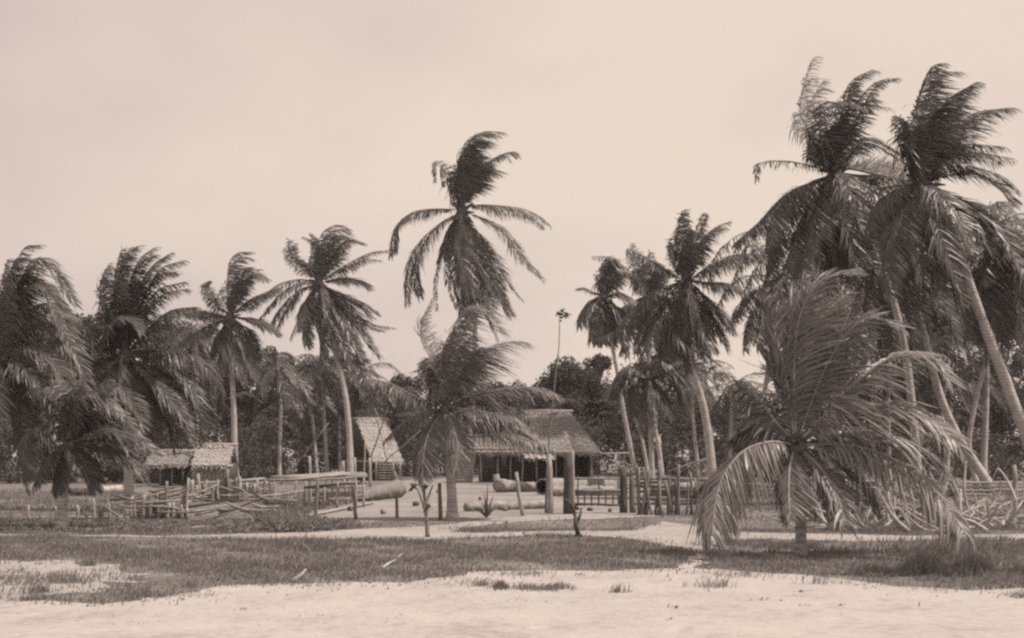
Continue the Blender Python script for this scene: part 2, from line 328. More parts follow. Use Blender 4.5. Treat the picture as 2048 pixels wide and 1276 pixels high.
def palm(name, label, base, trunk, d, fronds, L, n=60, wid=0.04, tr=(0.17, 0.11), mat=None, wind=0.9, droop=0.7, group=None, extra=0, rach=0.024,
         ex_len=None, ex_el=(-60, 70), dscale=0.35, keep=0.95, crown=False, seed=1, exwind=0.5, dup=1):
    """trunk: photo pixels from the ground up to the crown; fronds: traced rachises, optional dict of overrides last"""
    rng = np.random.default_rng(seed); mat = mat or M_LEAF
    b = at(base[0], base[1], d); b[2] = 0
    o = thing(name, b, label, 'palm tree', group)
    T = [b] + [at(x, y, d) for x, y in trunk]; mb = MB(); trunk_into(mb, T, *tr); mb.build('trunk', M_BARK, o, True)
    c = T[-1]; allf = []
    for i, f in enumerate(fronds):
        kw = {}
        if isinstance(f[-1], dict): kw = dict(f[-1]); f = f[:-1]
        ln = sum(math.hypot(f[j+1][0]-f[j][0], f[j+1][1]-f[j][1]) for j in range(len(f)-1))*d/F
        tip = kw.pop('tip', None)
        if tip is None: tip = float(rng.uniform(-1, 1))*dscale*ln
        a = dict(L=L, n=int(n*1.35), wind=wind, droop=droop, wid=wid, rach=rach, keep=keep, rng=rng); kw = {k_: (int(v_*1.35) if k_ == 'n' else v_) for k_, v_ in kw.items()}; a.update(kw)
        allf.append((px_frond(f, d, tip, ln), a))
        if a['keep'] > 0.8 and (dup > 1 or rng.random() < dup):
            jx, jy = rng.normal(0, 0.07, 2)*ln*F/d; m_ = len(f)-1
            f2 = [(x + jx*(j/m_) + rng.normal(0, .012)*ln*F/d*(0 < j), y + jy*(j/m_)) for j, (x, y) in enumerate(f)]
            a2 = dict(a); a2['L'] *= rng.uniform(.85, 1.05); allf.append((px_frond(f2, d, -tip*0.6 + rng.normal(0, .15)*ln, ln), a2))
    el_n = ex_len or 3.5
    for i in range(extra):
        az = 2*math.pi*(i*0.382 + rng.uniform(-0.06, 0.06)); el = math.radians(ex_el[0] + (ex_el[1]-ex_el[0])*((i+0.5)/extra))
        D = np.array((math.cos(az)*math.cos(el), math.sin(az)*math.cos(el), math.sin(el))); p = c.copy(); pts = [p]
        ll = el_n*rng.uniform(0.8, 1.1)
        for s in range(6):
            D = norm(D + np.array((0, 0, -1.0))*(0.13 + 0.05*s) + WIND*exwind*0.16); p = p + D*ll/6; pts.append(p)
        for q in pts: q[2] = max(q[2], 0.15)
        allf.append((pts, dict(L=L, n=n, wind=wind*0.8, droop=droop, wid=wid, rach=rach, keep=keep, rng=rng)))
    sc = L/0.95
    if not crown and name == 'coconut_palm':
        for i in range(2 + int(rng.integers(0, 2))):
            az = rng.uniform(0, 6.28); D = np.array((math.cos(az), math.sin(az), 0.0)); ll = el_n*rng.uniform(.55, .8)*sc
            pts = [c, c + D*.35*sc + (0, 0, -.1), c + D*.5*sc + np.array((.1, 0, -ll*.5)), c + D*.45*sc + np.array((.25, 0, -ll))]
            mb = MB(); frond_into(mb, pts, L*.6, int(n*.7), .4, 1.3, wid*.8, rach, .7, rng); mb.build('dead_frond', [M_LEAFD, M_DEAD], o)
    if not crown:
        hb = MB(); hr = 0.2*sc if name == 'coconut_palm' else .1
        hb.tube([c + (0, 0, -hr*2.2), c + (0, 0, -hr), c, c + (0, 0, hr*1.4), c + (0, 0, hr*2.6)], [hr*.7, hr*1.25, hr*1.35, hr*.8, hr*.2], 9, jit=.14)
        for i in range(16):
            az = i*2.4; D = np.array((math.cos(az), math.sin(az), rng.uniform(-.9, 1.4))); D = norm(D); hb.tube([c, c + D*hr*2, c + D*hr*3.4 + (0, 0, -hr*.2)], [hr*.45, hr*.3, hr*.12], 4)
        hb.build('leaf_base', M_FIBRE, o, True)
        if name == 'coconut_palm' and d > 30:
            for i in range(7):
                az = i*.9 + rng.uniform(-.2, .2); q = c + np.array((math.cos(az)*.3, math.sin(az)*.3, -.28 - .16*(i % 2)))*sc; r = .125*sc; cb = MB()
                cb.tube([q + (0, 0, z*r) for z in (-1.1, -.8, -.3, .3, .8, 1.1)], [r*k for k in (.1, .65, .98, .98, .65, .1)], 8); cb.build('coconut', M_FIBRE, o, True)
    if crown:
        mb = MB()
        for pts, a in allf: frond_into(mb, pts, **a)
        mb.build('crown', [mat, M_RACH], o)
    else:
        for pts, a in allf:
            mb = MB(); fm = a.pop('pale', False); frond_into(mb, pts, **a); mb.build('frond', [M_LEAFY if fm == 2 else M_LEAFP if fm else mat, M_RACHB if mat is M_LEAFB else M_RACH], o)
    return o
def tr_(ox, oy, s, L): return [[(ox+p[0]/s, oy+p[1]/s) if not isinstance(p, dict) else p for p in f] for f in L]

FR_E = tr_(760, 240, 3.039, [
 [(497, 540), (468, 330), (510, 150), (590, 88), (680, 95), dict(wind=1.6, L=1.95)],
 [(497, 540), (475, 360), (490, 230), (560, 150), (650, 150), dict(wind=1.7, L=1.95)],
 [(490, 530), (440, 380), (392, 262), (372, 300), (385, 400), dict(wind=0.5, L=0.65, n=40)],
 [(497, 540), (510, 400), (580, 290), (720, 310), dict(wind=1.3, L=1.9)],
 [(497, 540), (490, 380), (540, 270), (650, 270), dict(wind=1.5, L=1.9)],
 [(500, 540), (560, 350), (690, 235), (790, 195), (830, 225), dict(wind=0.9, L=1.04)],
 [(480, 545), (330, 540), (200, 560), (115, 640), (95, 800), dict(wind=0.15, L=1.10, droop=1.2)],
 [(490, 560), (380, 620), (270, 740), (215, 900), (240, 1070), dict(wind=0.45, L=1.49, droop=1.3)],
 [(510, 525), (640, 515), (850, 535), (960, 580), (1030, 635), dict(wind=0.3, L=1.23, droop=1.3)],
 [(510, 560), (620, 600), (760, 690), (850, 830), (990, 970), dict(wind=0.5, L=1.23, droop=0.9)],
 [(505, 560), (580, 680), (690, 850), (770, 980), (850, 1080), dict(wind=0.7, L=1.56)],
 [(500, 560), (540, 750), (600, 950), (690, 1170), dict(wind=0.6, L=1.56, tip=-1.2)],
 [(497, 560), (505, 800), (530, 1000), (560, 1200), dict(wind=0.5, L=1.43, tip=-0.8)],
 [(500, 560), (560, 740), (660, 960), (760, 1140), dict(wind=0.7, L=1.56, tip=1.0)],
 [(495, 560), (490, 720), (510, 900), (560, 1080), dict(wind=0.5, L=1.30, tip=1.2)],
 [(470, 580), (370, 850), (335, 1000), (345, 1150), dict(wind=0.2, L=0.59, keep=0.5, droop=1.2)],
 [(480, 580), (405, 900), (430, 1050), (462, 1140), dict(wind=0.2, L=0.52, keep=0.5, droop=1.2)],
 [(490, 560), (430, 640), (390, 760), (350, 860), dict(wind=0.3, L=1.04, droop=1.2)]])
palm('coconut_palm', 'tallest lone coconut palm rising against open sky in the middle', (938, 960), [(944, 800), (950, 640), (936, 500), (923, 425)], 76,
     FR_E, 1.4, 75, 0.06, (0.2, 0.14), seed=11, group='tall coconut palms', extra=9, ex_len=6.2, ex_el=(-86, -58))

FR_F = [
 [(890, 815), (896, 725), (905, 663), (930, 618), (966, 622), (992, 660), dict(wind=1.0, L=1.0, n=90)],
 [(889, 815), (880, 740), (893, 680), (925, 640), dict(wind=0.9, L=0.8)],
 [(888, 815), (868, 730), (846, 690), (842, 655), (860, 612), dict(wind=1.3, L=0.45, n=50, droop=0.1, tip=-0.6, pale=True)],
 [(892, 813), (920, 765), (962, 712), (1005, 686), (1048, 684), dict(wind=0.8, L=1.05, n=85)],
 [(892, 813), (925, 745), (955, 705), (985, 700), dict(wind=0.9, L=0.9, tip=0.7)],
 [(893, 813), (955, 790), (1030, 777), (1080, 780), (1118, 797), dict(wind=0.5, L=0.7, tip=0.6)],
 [(893, 815), (945, 820), (995, 830), (1030, 842), dict(wind=0.4, L=0.85, tip=-0.9, droop=1.1)],
 [(893, 818), (955, 838), (1030, 870), (1092, 892), dict(wind=0.25, L=0.85, droop=1.5, tip=-0.6)],
 [(888, 815), (845, 802), (805, 778), (765, 762), (722, 757), dict(wind=0.3, L=0.55, droop=1.0, tip=-0.7)],
 [(888, 817), (850, 822), (800, 850), (770, 880), dict(wind=0.3, L=0.5, droop=1.2, tip=0.8)],
 [(888, 820), (866, 850), (850, 890), (844, 955), dict(wind=0.9, L=0.75, droop=0.5, tip=-0.7)],
 [(888, 820), (858, 845), (838, 890), (832, 950), dict(wind=0.3, L=0.5, droop=1.2, tip=0.4)],
 [(890, 820), (905, 850), (915, 890), (912, 940), dict(wind=0.5, L=0.6, tip=-0.8)],
 [(888, 815), (872, 770), (858, 735), (846, 720), dict(wind=0.7, L=0.6)],
 [(890, 815), (906, 760), (920, 705), (940, 675), dict(wind=1.0, L=0.8)],
 [(893, 816), (950, 826), (1015, 848), (1070, 880), dict(wind=0.3, L=0.85, droop=1.3, tip=0.2)],
 [(893, 815), (950, 806), (1010, 812), (1060, 838), dict(wind=0.4, L=0.8, droop=1.0, tip=-0.2)],
 [(892, 815), (950, 800), (1000, 812), (1040, 850), dict(wind=0.5, L=0.7, tip=0.9)]]
palm('young_palm', 'young palm with short pale trunk growing by the path left of the gate', (905, 1041), [(903, 980), (897, 890), (890, 818)], dist(1041),
     FR_F, 0.8, 85, 0.026, (0.13, 0.10), seed=12, group='young palms', rach=0.022, mat=M_LEAFB, dup=0.35)

FR_J = [
 [(1590, 885), (1572, 760), (1548, 660), (1520, 588), dict(L=0.5, wind=0.5, n=56, tip=-0.2, droop=-0.3)],
 [(1590, 885), (1565, 750), (1560, 660), (1585, 590), dict(L=0.75, wind=0.9, tip=0.3, droop=0.0)],
 [(1592, 885), (1588, 720), (1604, 620), (1648, 558), (1705, 548), dict(L=0.75, wind=0.8, n=76, tip=-0.3, droop=0.05)],
 [(1594, 885), (1610, 740), (1640, 640), (1690, 590), dict(L=0.7, wind=0.7, n=64, tip=0.5, droop=0.1)],
 [(1595, 885), (1640, 760), (1690, 672), (1742, 634), (1792, 652), dict(L=0.75, wind=0.6, n=76, tip=-0.4, droop=0.25)],
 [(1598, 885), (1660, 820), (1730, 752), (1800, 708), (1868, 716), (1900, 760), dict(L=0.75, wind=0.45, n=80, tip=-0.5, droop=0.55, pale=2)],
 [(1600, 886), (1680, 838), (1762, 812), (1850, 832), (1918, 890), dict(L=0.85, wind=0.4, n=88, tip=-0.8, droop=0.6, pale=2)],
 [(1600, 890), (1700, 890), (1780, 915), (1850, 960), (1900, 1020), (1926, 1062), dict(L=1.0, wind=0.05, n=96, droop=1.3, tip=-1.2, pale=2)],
 [(1600, 890), (1690, 868), (1770, 868), (1850, 900), (1900, 950), dict(L=0.8, wind=0.3, tip=0.6)],
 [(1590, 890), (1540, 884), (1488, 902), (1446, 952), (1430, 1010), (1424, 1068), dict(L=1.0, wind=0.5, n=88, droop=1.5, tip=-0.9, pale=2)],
 [(1590, 893), (1579, 935), (1577, 985), (1580, 1030), dict(L=0.55, wind=0.7, tip=-1.0, droop=0.8)],
 [(1588, 882), (1552, 845), (1515, 795), (1470, 760), dict(L=0.6, wind=0.3, tip=0.5)],
 [(1588, 886), (1530, 880), (1455, 925), (1385, 990), dict(L=0.55, wind=0.2, droop=1.3, tip=1.0)],
 [(1597, 895), (1640, 935), (1672, 985), (1690, 1045), dict(L=0.6, wind=0.4, tip=-0.9)],
 [(1598, 892), (1660, 915), (1720, 960), (1750, 1020), dict(L=0.7, wind=0.3, tip=0.8)],
 [(1590, 886), (1540, 850), (1500, 850), (1460, 880), dict(L=0.6, wind=0.2, tip=0.8, droop=1.1)]]
palm('young_palm', 'large young palm with spreading fronds nearest the road on the right', (1600, 1112), [(1602, 1060), (1600, 980), (1594, 892)], dist(1112),
     FR_J, 0.85, 74, 0.036, (0.085, 0.09), seed=13, group='young palms', rach=0.026, mat=M_LEAFB, dup=0.0)

FR_H1 = tr_(1480, 120, 2.9, [
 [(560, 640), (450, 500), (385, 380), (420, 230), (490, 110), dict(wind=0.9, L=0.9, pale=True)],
 [(560, 640), (480, 450), (430, 290), (560, 245), (740, 285), dict(wind=0.8, L=0.9)],
 [(560, 640), (560, 450), (600, 250), (650, 120), (760, 60), dict(wind=0.9, L=0.75)],
 [(560, 640), (620, 450), (700, 230), (770, 140), (860, 105), dict(wind=0.8, L=0.75)],
 [(560, 640), (640, 520), (740, 450), (930, 540), dict(wind=0.7, L=0.8)],
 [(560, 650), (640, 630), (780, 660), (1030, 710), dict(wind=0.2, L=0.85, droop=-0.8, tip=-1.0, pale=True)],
 [(560, 650), (680, 670), (820, 680), (1000, 720), dict(wind=0.2, L=0.7, droop=1.2)],
 [(540, 650), (400, 610), (250, 585), (115, 600), (95, 690), dict(wind=0.4, L=0.5, n=45, keep=0.75)],
 [(540, 665), (400, 720), (260, 820), (170, 950), (150, 1100)],
 [(550, 680), (470, 800), (430, 950), (370, 1200), dict(tip=-1)],
 [(560, 680), (580, 820), (660, 1000), (760, 1200), (850, 1290), dict(L=0.95, droop=0.3, tip=-1.2)],
 [(560, 680), (680, 790), (760, 870), (830, 990)],
 [(550, 680), (510, 850), (500, 1000), (520, 1276), dict(tip=1)],
 [(560, 680), (600, 900), (620, 1100), (620, 1300)],
 [(540, 680), (330, 830), (230, 1000), (150, 1276)],
 [(540, 670), (300, 760), (120, 930), (0, 1040)],
 [(545, 660), (430, 560), (400, 460), (390, 420), dict(L=0.7)],
 [(555, 640), (500, 520), (520, 400), (600, 340), dict(wind=0.9)],
 [(555, 680), (420, 900), (330, 1100), (300, 1300)]])
palm('coconut_palm', 'tall windblown palm with ragged left-hand crown in the right cluster', (1838, 985), [(1826, 830), (1806, 680), (1772, 560), (1712, 430), (1673, 346)], 42,
     FR_H1, 0.95, 75, 0.045, (0.15, 0.11), seed=14, group='tall coconut palms', extra=9, ex_len=4.6, ex_el=(-80, 10))
FR_H2 = tr_(1480, 120, 2.9, [
 [(1050, 720), (1030, 500), (1070, 250), (1150, 90), (1250, 70), dict(wind=1.4, L=1.15, n=90)],
 [(1050, 720), (1100, 480), (1190, 250), (1370, 130), dict(wind=1.2, L=1.1, n=90)],
 [(1050, 720), (1080, 520), (1140, 350), (1260, 230), dict(wind=1.4, L=1.1, n=90)],
 [(1060, 720), (1200, 480), (1380, 320), (1580, 280), dict(wind=0.9, L=1.1)],
 [(1060, 720), (1140, 600), (1330, 538), (1580, 570), dict(wind=0.4, L=0.9, droop=1.0, tip=-1)],
 [(1040, 720), (980, 560), (930, 420), (890, 330), dict(wind=0.7, L=0.7)],
 [(1045, 720), (1000, 520), (1020, 400), (1080, 330), dict(wind=1.2, L=0.9)],
 [(1060, 720), (1250, 640), (1450, 700), (1600, 820)],
 [(1050, 740), (1200, 780), (1350, 900), (1450, 1100)],
 [(1040, 740), (920, 820), (850, 950), (840, 1150)],
 [(1040, 740), (970, 850), (1000, 1050), (1060, 1290), dict(tip=-1)],
 [(1050, 750), (1090, 900), (1110, 1100), (1130, 1300)],
 [(1060, 740), (1300, 830), (1500, 980), (1620, 1200)],
 [(1040, 730), (900, 770), (800, 860), (760, 1000)],
 [(1050, 750), (1040, 900), (1080, 1150), (1180, 1350)]])
palm('coconut_palm', 'tall palm with thick leaning trunk at the right edge of the cluster', (2090, 985), [(2062, 900), (2012, 765), (1950, 600), (1905, 470), (1845, 372)], 37,
     FR_H2, 0.95, 75, 0.045, (0.20, 0.13), seed=15, group='tall coconut palms', extra=10, ex_len=4.6, ex_el=(-80, 20))

FR_D = tr_(500, 420, 2.363, [
 [(320, 340), (308, 240), (335, 120), (400, 72), (455, 88), dict(wind=1.4, L=1.1)],
 [(325, 340), (340, 220), (390, 130), (440, 120), dict(wind=1.4, L=1.1)],
 [(330, 340), (380, 230), (450, 145), (530, 155), dict(wind=0.9, L=0.95)],
 [(330, 340), (430, 280), (540, 235), (620, 238), dict(wind=0.3, L=0.7, droop=0.9)],
 [(330, 345), (430, 320), (500, 330), (565, 355)],
 [(310, 330), (250, 260), (200, 205), (212, 160), dict(L=0.7, wind=0.2)],
 [(315, 330), (300, 200), (280, 145), (250, 128), dict(L=0.55)],
 [(310, 340), (230, 328), (120, 360), (0, 470), dict(wind=0.2, droop=1.2)],
 [(310, 350), (230, 380), (150, 460), (100, 545), dict(wind=0.2, droop=1.2)],
 [(315, 350), (260, 430), (220, 530), (190, 605)],
 [(320, 350), (280, 450), (260, 550), (265, 640)],
 [(330, 350), (350, 450), (395, 580), (415, 690), dict(tip=-1)],
 [(335, 350), (430, 400), (530, 440), (600, 490)],
 [(335, 350), (440, 450), (530, 540), (620, 570)],
 [(335, 350), (440, 480), (540, 600), (610, 690)],
 [(335, 350), (400, 470), (480, 600), (540, 720)],
 [(335, 355), (370, 480), (440, 620), (470, 740)],
 [(330, 355), (330, 480), (350, 600), (360, 700), dict(tip=1)]])
palm('coconut_palm', 'pale-trunked palm standing behind the stick platform left of the small hut', (702, 965), [(698, 860), (688, 775), (669, 700), (645, 610), (637, 565)], 66,
     FR_D, 0.95, 65, 0.05, (0.19, 0.13), seed=16, group='tall coconut palms')

FR_B = tr_(40, 440, 3.19, [
 [(1330, 610), (1325, 420), (1350, 290), (1410, 240), (1480, 250), dict(wind=1.4, L=1.15)],
 [(1335, 610), (1350, 430), (1400, 320), (1470, 300), dict(wind=1.4, L=1.1)],
 [(1340, 610), (1400, 450), (1480, 340), (1580, 375), dict(wind=0.8)],
 [(1320, 600), (1250, 540), (1205, 470), (1180, 415), (1212, 395), dict(L=0.6, wind=0.3)],
 [(1350, 610), (1440, 530), (1540, 480), (1640, 455)],
 [(1350, 620), (1450, 628), (1560, 660), (1650, 730)],
 [(1350, 630), (1430, 700), (1480, 800), (1520, 900)],
 [(1320, 630), (1200, 670), (1050, 760), (970, 830)],
 [(1320, 640), (1260, 740), (1215, 870)],
 [(1335, 640), (1340, 780), (1380, 920), (1420, 1040), dict(tip=-1)],
 [(1340, 640), (1400, 760), (1450, 900), (1480, 1010)],
 [(1330, 640), (1290, 780), (1270, 930)],
 [(1320, 625), (1230, 600), (1130, 580), (1050, 600)],
 [(1335, 640), (1310, 760), (1330, 900), (1350, 980), dict(tip=1)]])
palm('coconut_palm', 'straight slim palm beside the low shed, left of the platform', (471, 968), [(469, 880), (466, 780), (459, 636)], 65,
     FR_B, 0.95, 60, 0.05, (0.18, 0.13), seed=17, group='tall coconut palms')

FR_A = tr_(40, 440, 3.19, [
 [(660, 840), (590, 620), (510, 440), (540, 320), dict(L=0.7)],
 [(660, 840), (600, 560), (610, 330), (640, 200), dict(L=0.7, wind=1.1)],
 [(660, 840), (620, 500), (650, 290), (740, 170), dict(wind=1.1, L=0.75)],
 [(660, 840), (680, 500), (750, 270), (850, 180), dict(wind=0.9, L=0.75)],
 [(670, 840), (720, 520), (830, 310), (945, 220), dict(wind=0.4, L=0.6)],
 [(670, 840), (750, 580), (860, 370), (990, 330), dict(wind=0.3, L=0.7)],
 [(680, 845), (780, 620), (900, 480), (1060, 440), dict(wind=0.2, L=0.65)],
 [(680, 850), (830, 680), (960, 580), (1110, 555), dict(wind=0.2)],
 [(650, 850), (560, 720), (620, 620), (720, 640), (775, 730), dict(tip=-1.2, L=0.5)],
 [(690, 850), (900, 840), (1080, 870), (1200, 930), (1270, 1080), (1280, 1220), dict(droop=1.2, wind=0.0)],
 [(690, 870), (780, 960), (930, 1100), (1060, 1290), dict(tip=-0.8)],
 [(680, 880), (720, 1000), (800, 1180), (880, 1400), dict(tip=-0.5)],
 [(650, 870), (570, 990), (690, 1120), (790, 1330), dict(tip=-1.0)],
 [(640, 870), (450, 900), (320, 960), (230, 1080)],
 [(640, 850), (500, 740), (380, 660), (250, 570)],
 [(640, 860), (480, 800), (320, 790), (200, 850)],
 [(690, 870), (860, 980), (980, 1120), (1050, 1290)],
 [(660, 880), (640, 1020), (680, 1200), (720, 1350)],
 [(690, 875), (880, 980), (1030, 1160), (1130, 1430), dict(tip=-.3)], [(690, 880), (820, 1020), (930, 1230), (990, 1450), dict(tip=.2)], [(690, 860), (920, 900), (1130, 1060), (1240, 1330), dict(tip=.5)]])
palm('coconut_palm', 'bushy palm with fanned fronds behind the woven stick fence on the left', (258, 1022), [(257, 940), (254, 820), (250, 708)], dist(1022),
     FR_A, 0.68, 75, 0.032, (0.13, 0.11), seed=18, group='palms around the yard')

FR_G3 = tr_(1120, 400, 2.2795, [
 [(570, 360), (555, 220), (558, 60), dict(L=0.7)], [(575, 360), (600, 200), (652, 62), dict(L=0.75)],
 [(580, 360), (640, 200), (700, 130), (772, 98), dict(L=0.75, wind=0.4)], [(565, 360), (520, 270), (488, 208), dict(L=0.5)],
 [(575, 360), (570, 250), (590, 140), dict(L=0.6)],
 [(590, 365), (680, 300), (800, 250), (900, 245), dict(wind=0.1, droop=1.0)], [(590, 370), (680, 380), (770, 390), (845, 425), dict(wind=0.1)],
 [(590, 380), (670, 450), (750, 540), (795, 605)], [(590, 385), (660, 500), (710, 580), (750, 645)],
 [(560, 370), (470, 400), (370, 460), (280, 565)], [(560, 380), (460, 460), (330, 570), (200, 640)],
 [(565, 385), (490, 480), (430, 580), (390, 690)], [(570, 390), (530, 520), (550, 640), (650, 700)],
 [(575, 390), (590, 560), (640, 680), (690, 730)], [(570, 390), (490, 550), (465, 730)], [(580, 390), (640, 560), (690, 690)],
 [(560, 365), (480, 320), (400, 270), (312, 228), dict(L=0.6)], [(570, 390), (520, 560), (520, 720)], [(575, 390), (560, 580), (580, 740)]])
palm('coconut_palm', 'leaning palm with stout trunk lit along its right side, right of the gate', (1424, 985), [(1420, 900), (1406, 810), (1384, 730), (1376, 640), (1372, 565)], 50,
     FR_G3, 0.9, 60, 0.045, (0.20, 0.14), seed=19, group='tall coconut palms', droop=0.8, wind=0.5)
FR_G1 = tr_(1120, 400, 2.2795, [
 [(200, 430), (180, 330), (215, 262), (270, 320), dict(wind=1.0)], [(200, 430), (210, 340), (240, 280), (280, 310), dict(wind=1.0)], [(202, 430), (240, 360), (290, 330)],
 [(195, 430), (150, 420), (110, 400), (74, 405), dict(L=0.35, keep=0.7)], [(195, 440), (130, 480), (90, 575), dict(droop=1.2, wind=0.1)],
 [(200, 440), (160, 540), (142, 645)], [(205, 440), (220, 560), (230, 655)], [(210, 440), (270, 420), (345, 462)], [(205, 440), (270, 520), (290, 650)], [(205, 440), (190, 560), (195, 650)]])
palm('coconut_palm', 'slender palm with thin curved trunk right of the main hut', (1276, 975), [(1262, 900), (1246, 815), (1234, 740), (1222, 680), (1208, 592)], 62,
     FR_G1, 0.95, 50, 0.05, (0.13, 0.10), seed=20, group='tall coconut palms', wind=0.5, droop=0.9)
palm('coconut_palm', 'palm half hidden behind the leaning palm right of the gate', (1324, 975), [(1318, 900), (1306, 830), (1296, 700), (1295, 596)], 68,
     tr_(1120, 400, 2.2795, [[(400, 440), (380, 330), (410, 240)], [(400, 440), (360, 320), (310, 230)], [(400, 440), (340, 350), (300, 330)], [(400, 440), (440, 340), (490, 320)], [(400, 440), (350, 460), (270, 540)],
      [(400, 440), (300, 480), (190, 600)], [(400, 440), (380, 580), (360, 700)], [(400, 440), (440, 580), (450, 700)], [(400, 440), (330, 560), (280, 700)], [(400, 440), (420, 340), (440, 290)]]),
     0.95, 50, 0.05, (0.14, 0.11), seed=21, group='tall coconut palms', wind=0.5, extra=5, ex_len=4)
palm('coconut_palm', 'short drooping palm under the slender and leaning palms', (1305, 985), [(1302, 880), (1296, 760)], 55,
     [[(1296, 757), (1262, 735), (1240, 760), (1230, 800)], [(1296, 757), (1330, 740), (1356, 770), (1364, 810)], [(1296, 757), (1270, 770), (1262, 830)], [(1296, 757), (1320, 780), (1345, 830)],
      [(1296, 757), (1290, 800), (1285, 860)], [(1296, 757), (1310, 720), (1340, 730)], [(1296, 757), (1250, 750), (1215, 780)], [(1296, 757), (1350, 745), (1390, 790)]],
     0.8, 50, 0.045, (0.13, 0.11), seed=22, group='palms around the yard', droop=1.2, wind=0.2)

palm('coconut_palm', 'palm with smoothly curving trunk whose base bends right at the right fence', (1990, 968), [(1962, 945), (1922, 885), (1880, 790), (1846, 660), (1810, 540), (1795, 470)], 45,
     [[(1795, 468), (1760, 430), (1710, 420), (1670, 450)], [(1795, 468), (1800, 400), (1820, 350)]], 0.95, 65, 0.045, (0.17, 0.12), seed=23, group='tall coconut palms', extra=28, ex_len=4.8, ex_el=(-80, 50))
palm('coconut_palm', 'thin pale palm leaning left against dark foliage at the right edge', (1958, 975), [(1938, 900), (1950, 810), (1975, 715), (2010, 610), (2020, 570)], 50,
     [], 0.9, 60, 0.045, (0.11, 0.09), seed=24, group='tall coconut palms', extra=18, ex_len=3.6, ex_el=(-70, 60))
palm('coconut_palm', 'short-trunked palm filling the gap below the right cluster', (1660, 975), [(1668, 800), (1672, 640)], 52,
     [], 0.95, 60, 0.045, (0.15, 0.11), seed=25, group='tall coconut palms', extra=26, ex_len=4.4, ex_el=(-70, 65))
palm('coconut_palm', 'palm at the left of the right cluster with fronds hanging over bright sky', (1500, 975), [(1515, 860), (1540, 720), (1560, 560)], 56,
     [[(1560, 560), (1520, 500), (1488, 480), (1470, 500)], [(1560, 560), (1520, 510), (1430, 520), (1400, 560)], [(1560, 560), (1500, 590), (1460, 650)], [(1560, 560), (1510, 620), (1490, 700)]], 0.9, 60, 0.045, (0.13, 0.10), seed=26, group='tall coconut palms', extra=14, ex_len=3.6, ex_el=(-70, 30))
palm('coconut_palm', 'palm crown spilling over the right border of the view', (2120, 990), [(2110, 800), (2080, 620), (2060, 520)], 38,
     [[(2060, 520), (2010, 500), (1975, 520), (1950, 580)], [(2060, 520), (2000, 540), (1970, 600), (1960, 680)], [(2060, 520), (2010, 470), (1975, 440), (1950, 450)]], 0.9, 65, 0.045, (0.15, 0.11), seed=27, group='tall coconut palms', extra=14, ex_len=3.4)
palm('coconut_palm', 'palm with dense drooping crown between the two tallest right palms', (1740, 968), [(1748, 800), (1756, 640), (1765, 505)], 58,
     [], 1.1, 55, 0.055, (0.16, 0.12), seed=31, group='tall coconut palms', extra=28, ex_len=5.2, ex_el=(-80, 45))
palm('coconut_palm', 'palm with dense drooping crown under the left side of the ragged palm', (1575, 968), [(1586, 800), (1592, 640), (1604, 480)], 60,
     [], 1.1, 55, 0.055, (0.16, 0.12), seed=32, group='tall coconut palms', extra=28, ex_len=5.0, ex_el=(-80, 35))
palm('coconut_palm', 'dark palm crown behind the thick leaning trunk at the right', (1890, 968), [(1900, 800), (1898, 680), (1890, 560)], 60,
     [], 1.1, 55, 0.055, (0.16, 0.12), seed=33, group='tall coconut palms', extra=26, ex_len=4.8, ex_el=(-75, 30))
palm('coconut_palm', 'palm whose dark crown hangs low between the leaning trunks at the far right', (1965, 964), [(1972, 800), (1975, 640), (1982, 455)], 56,
     [], 1.1, 60, 0.055, (0.16, 0.12), seed=34, group='tall coconut palms', extra=30, ex_len=5.2, ex_el=(-82, 40))
palm('coconut_palm', 'low palm whose skirt of fronds fills the space right of the large young palm', (1830, 968), [(1842, 820), (1846, 690)], 54,
     [], 1.0, 55, 0.055, (0.15, 0.12), seed=35, group='tall coconut palms', extra=24, ex_len=4.2, ex_el=(-70, 45))
# left edge
palm('coconut_palm', 'dark palm mass cut by the left edge of the view', (-20, 1040), [(-18, 900), (5, 720)], 28,
     [[(5, 715), (30, 600), (60, 535), (100, 530), (150, 610)], [(5, 715), (20, 580), (45, 500), (80, 490)], [(5, 715), (60, 620), (110, 620), (150, 730)], [(5, 715), (50, 590), (95, 570), (140, 660)],
      [(5, 720), (60, 690), (110, 740), (130, 850)], [(5, 720), (50, 740), (90, 820), (95, 920)], [(5, 720), (70, 650), (130, 690), (165, 800)], [(5, 720), (30, 780), (50, 880), (50, 960)], [(5, 715), (0, 590), (15, 520)],
      [(5, 715), (40, 560), (70, 560), (120, 600)]],
     0.62, 85, 0.03, (0.14, 0.11), seed=28, group='palms around the yard', extra=8, ex_len=2.4, ex_el=(-60, 30), wind=0.7)
palm('young_palm', 'small young palm with dark trunk at the left end of the stick fence', (125, 1060), [(124, 1010), (130, 950), (140, 885)], dist(1060),
     [[(140, 882), (148, 810), (185, 788), (245, 830)], [(140, 882), (190, 838), (240, 836), (278, 862)], [(140, 884), (190, 878), (240, 868), (282, 902)], [(140, 882), (118, 810), (95, 780), (70, 790)],
      [(140, 882), (150, 790), (130, 750)], [(140, 886), (200, 896), (250, 910), (280, 945)], [(140, 886), (100, 910), (75, 965)], [(140, 882), (90, 850), (55, 870), (40, 920)], [(140, 882), (165, 800), (215, 760)],
      [(140, 888), (170, 920), (190, 975)], [(140, 884), (180, 850), (225, 860), (255, 900)], [(140, 888), (120, 920), (110, 985)]],
     0.5, 65, 0.025, (0.11, 0.09), seed=29, group='young palms', rach=0.016, wind=0.7)
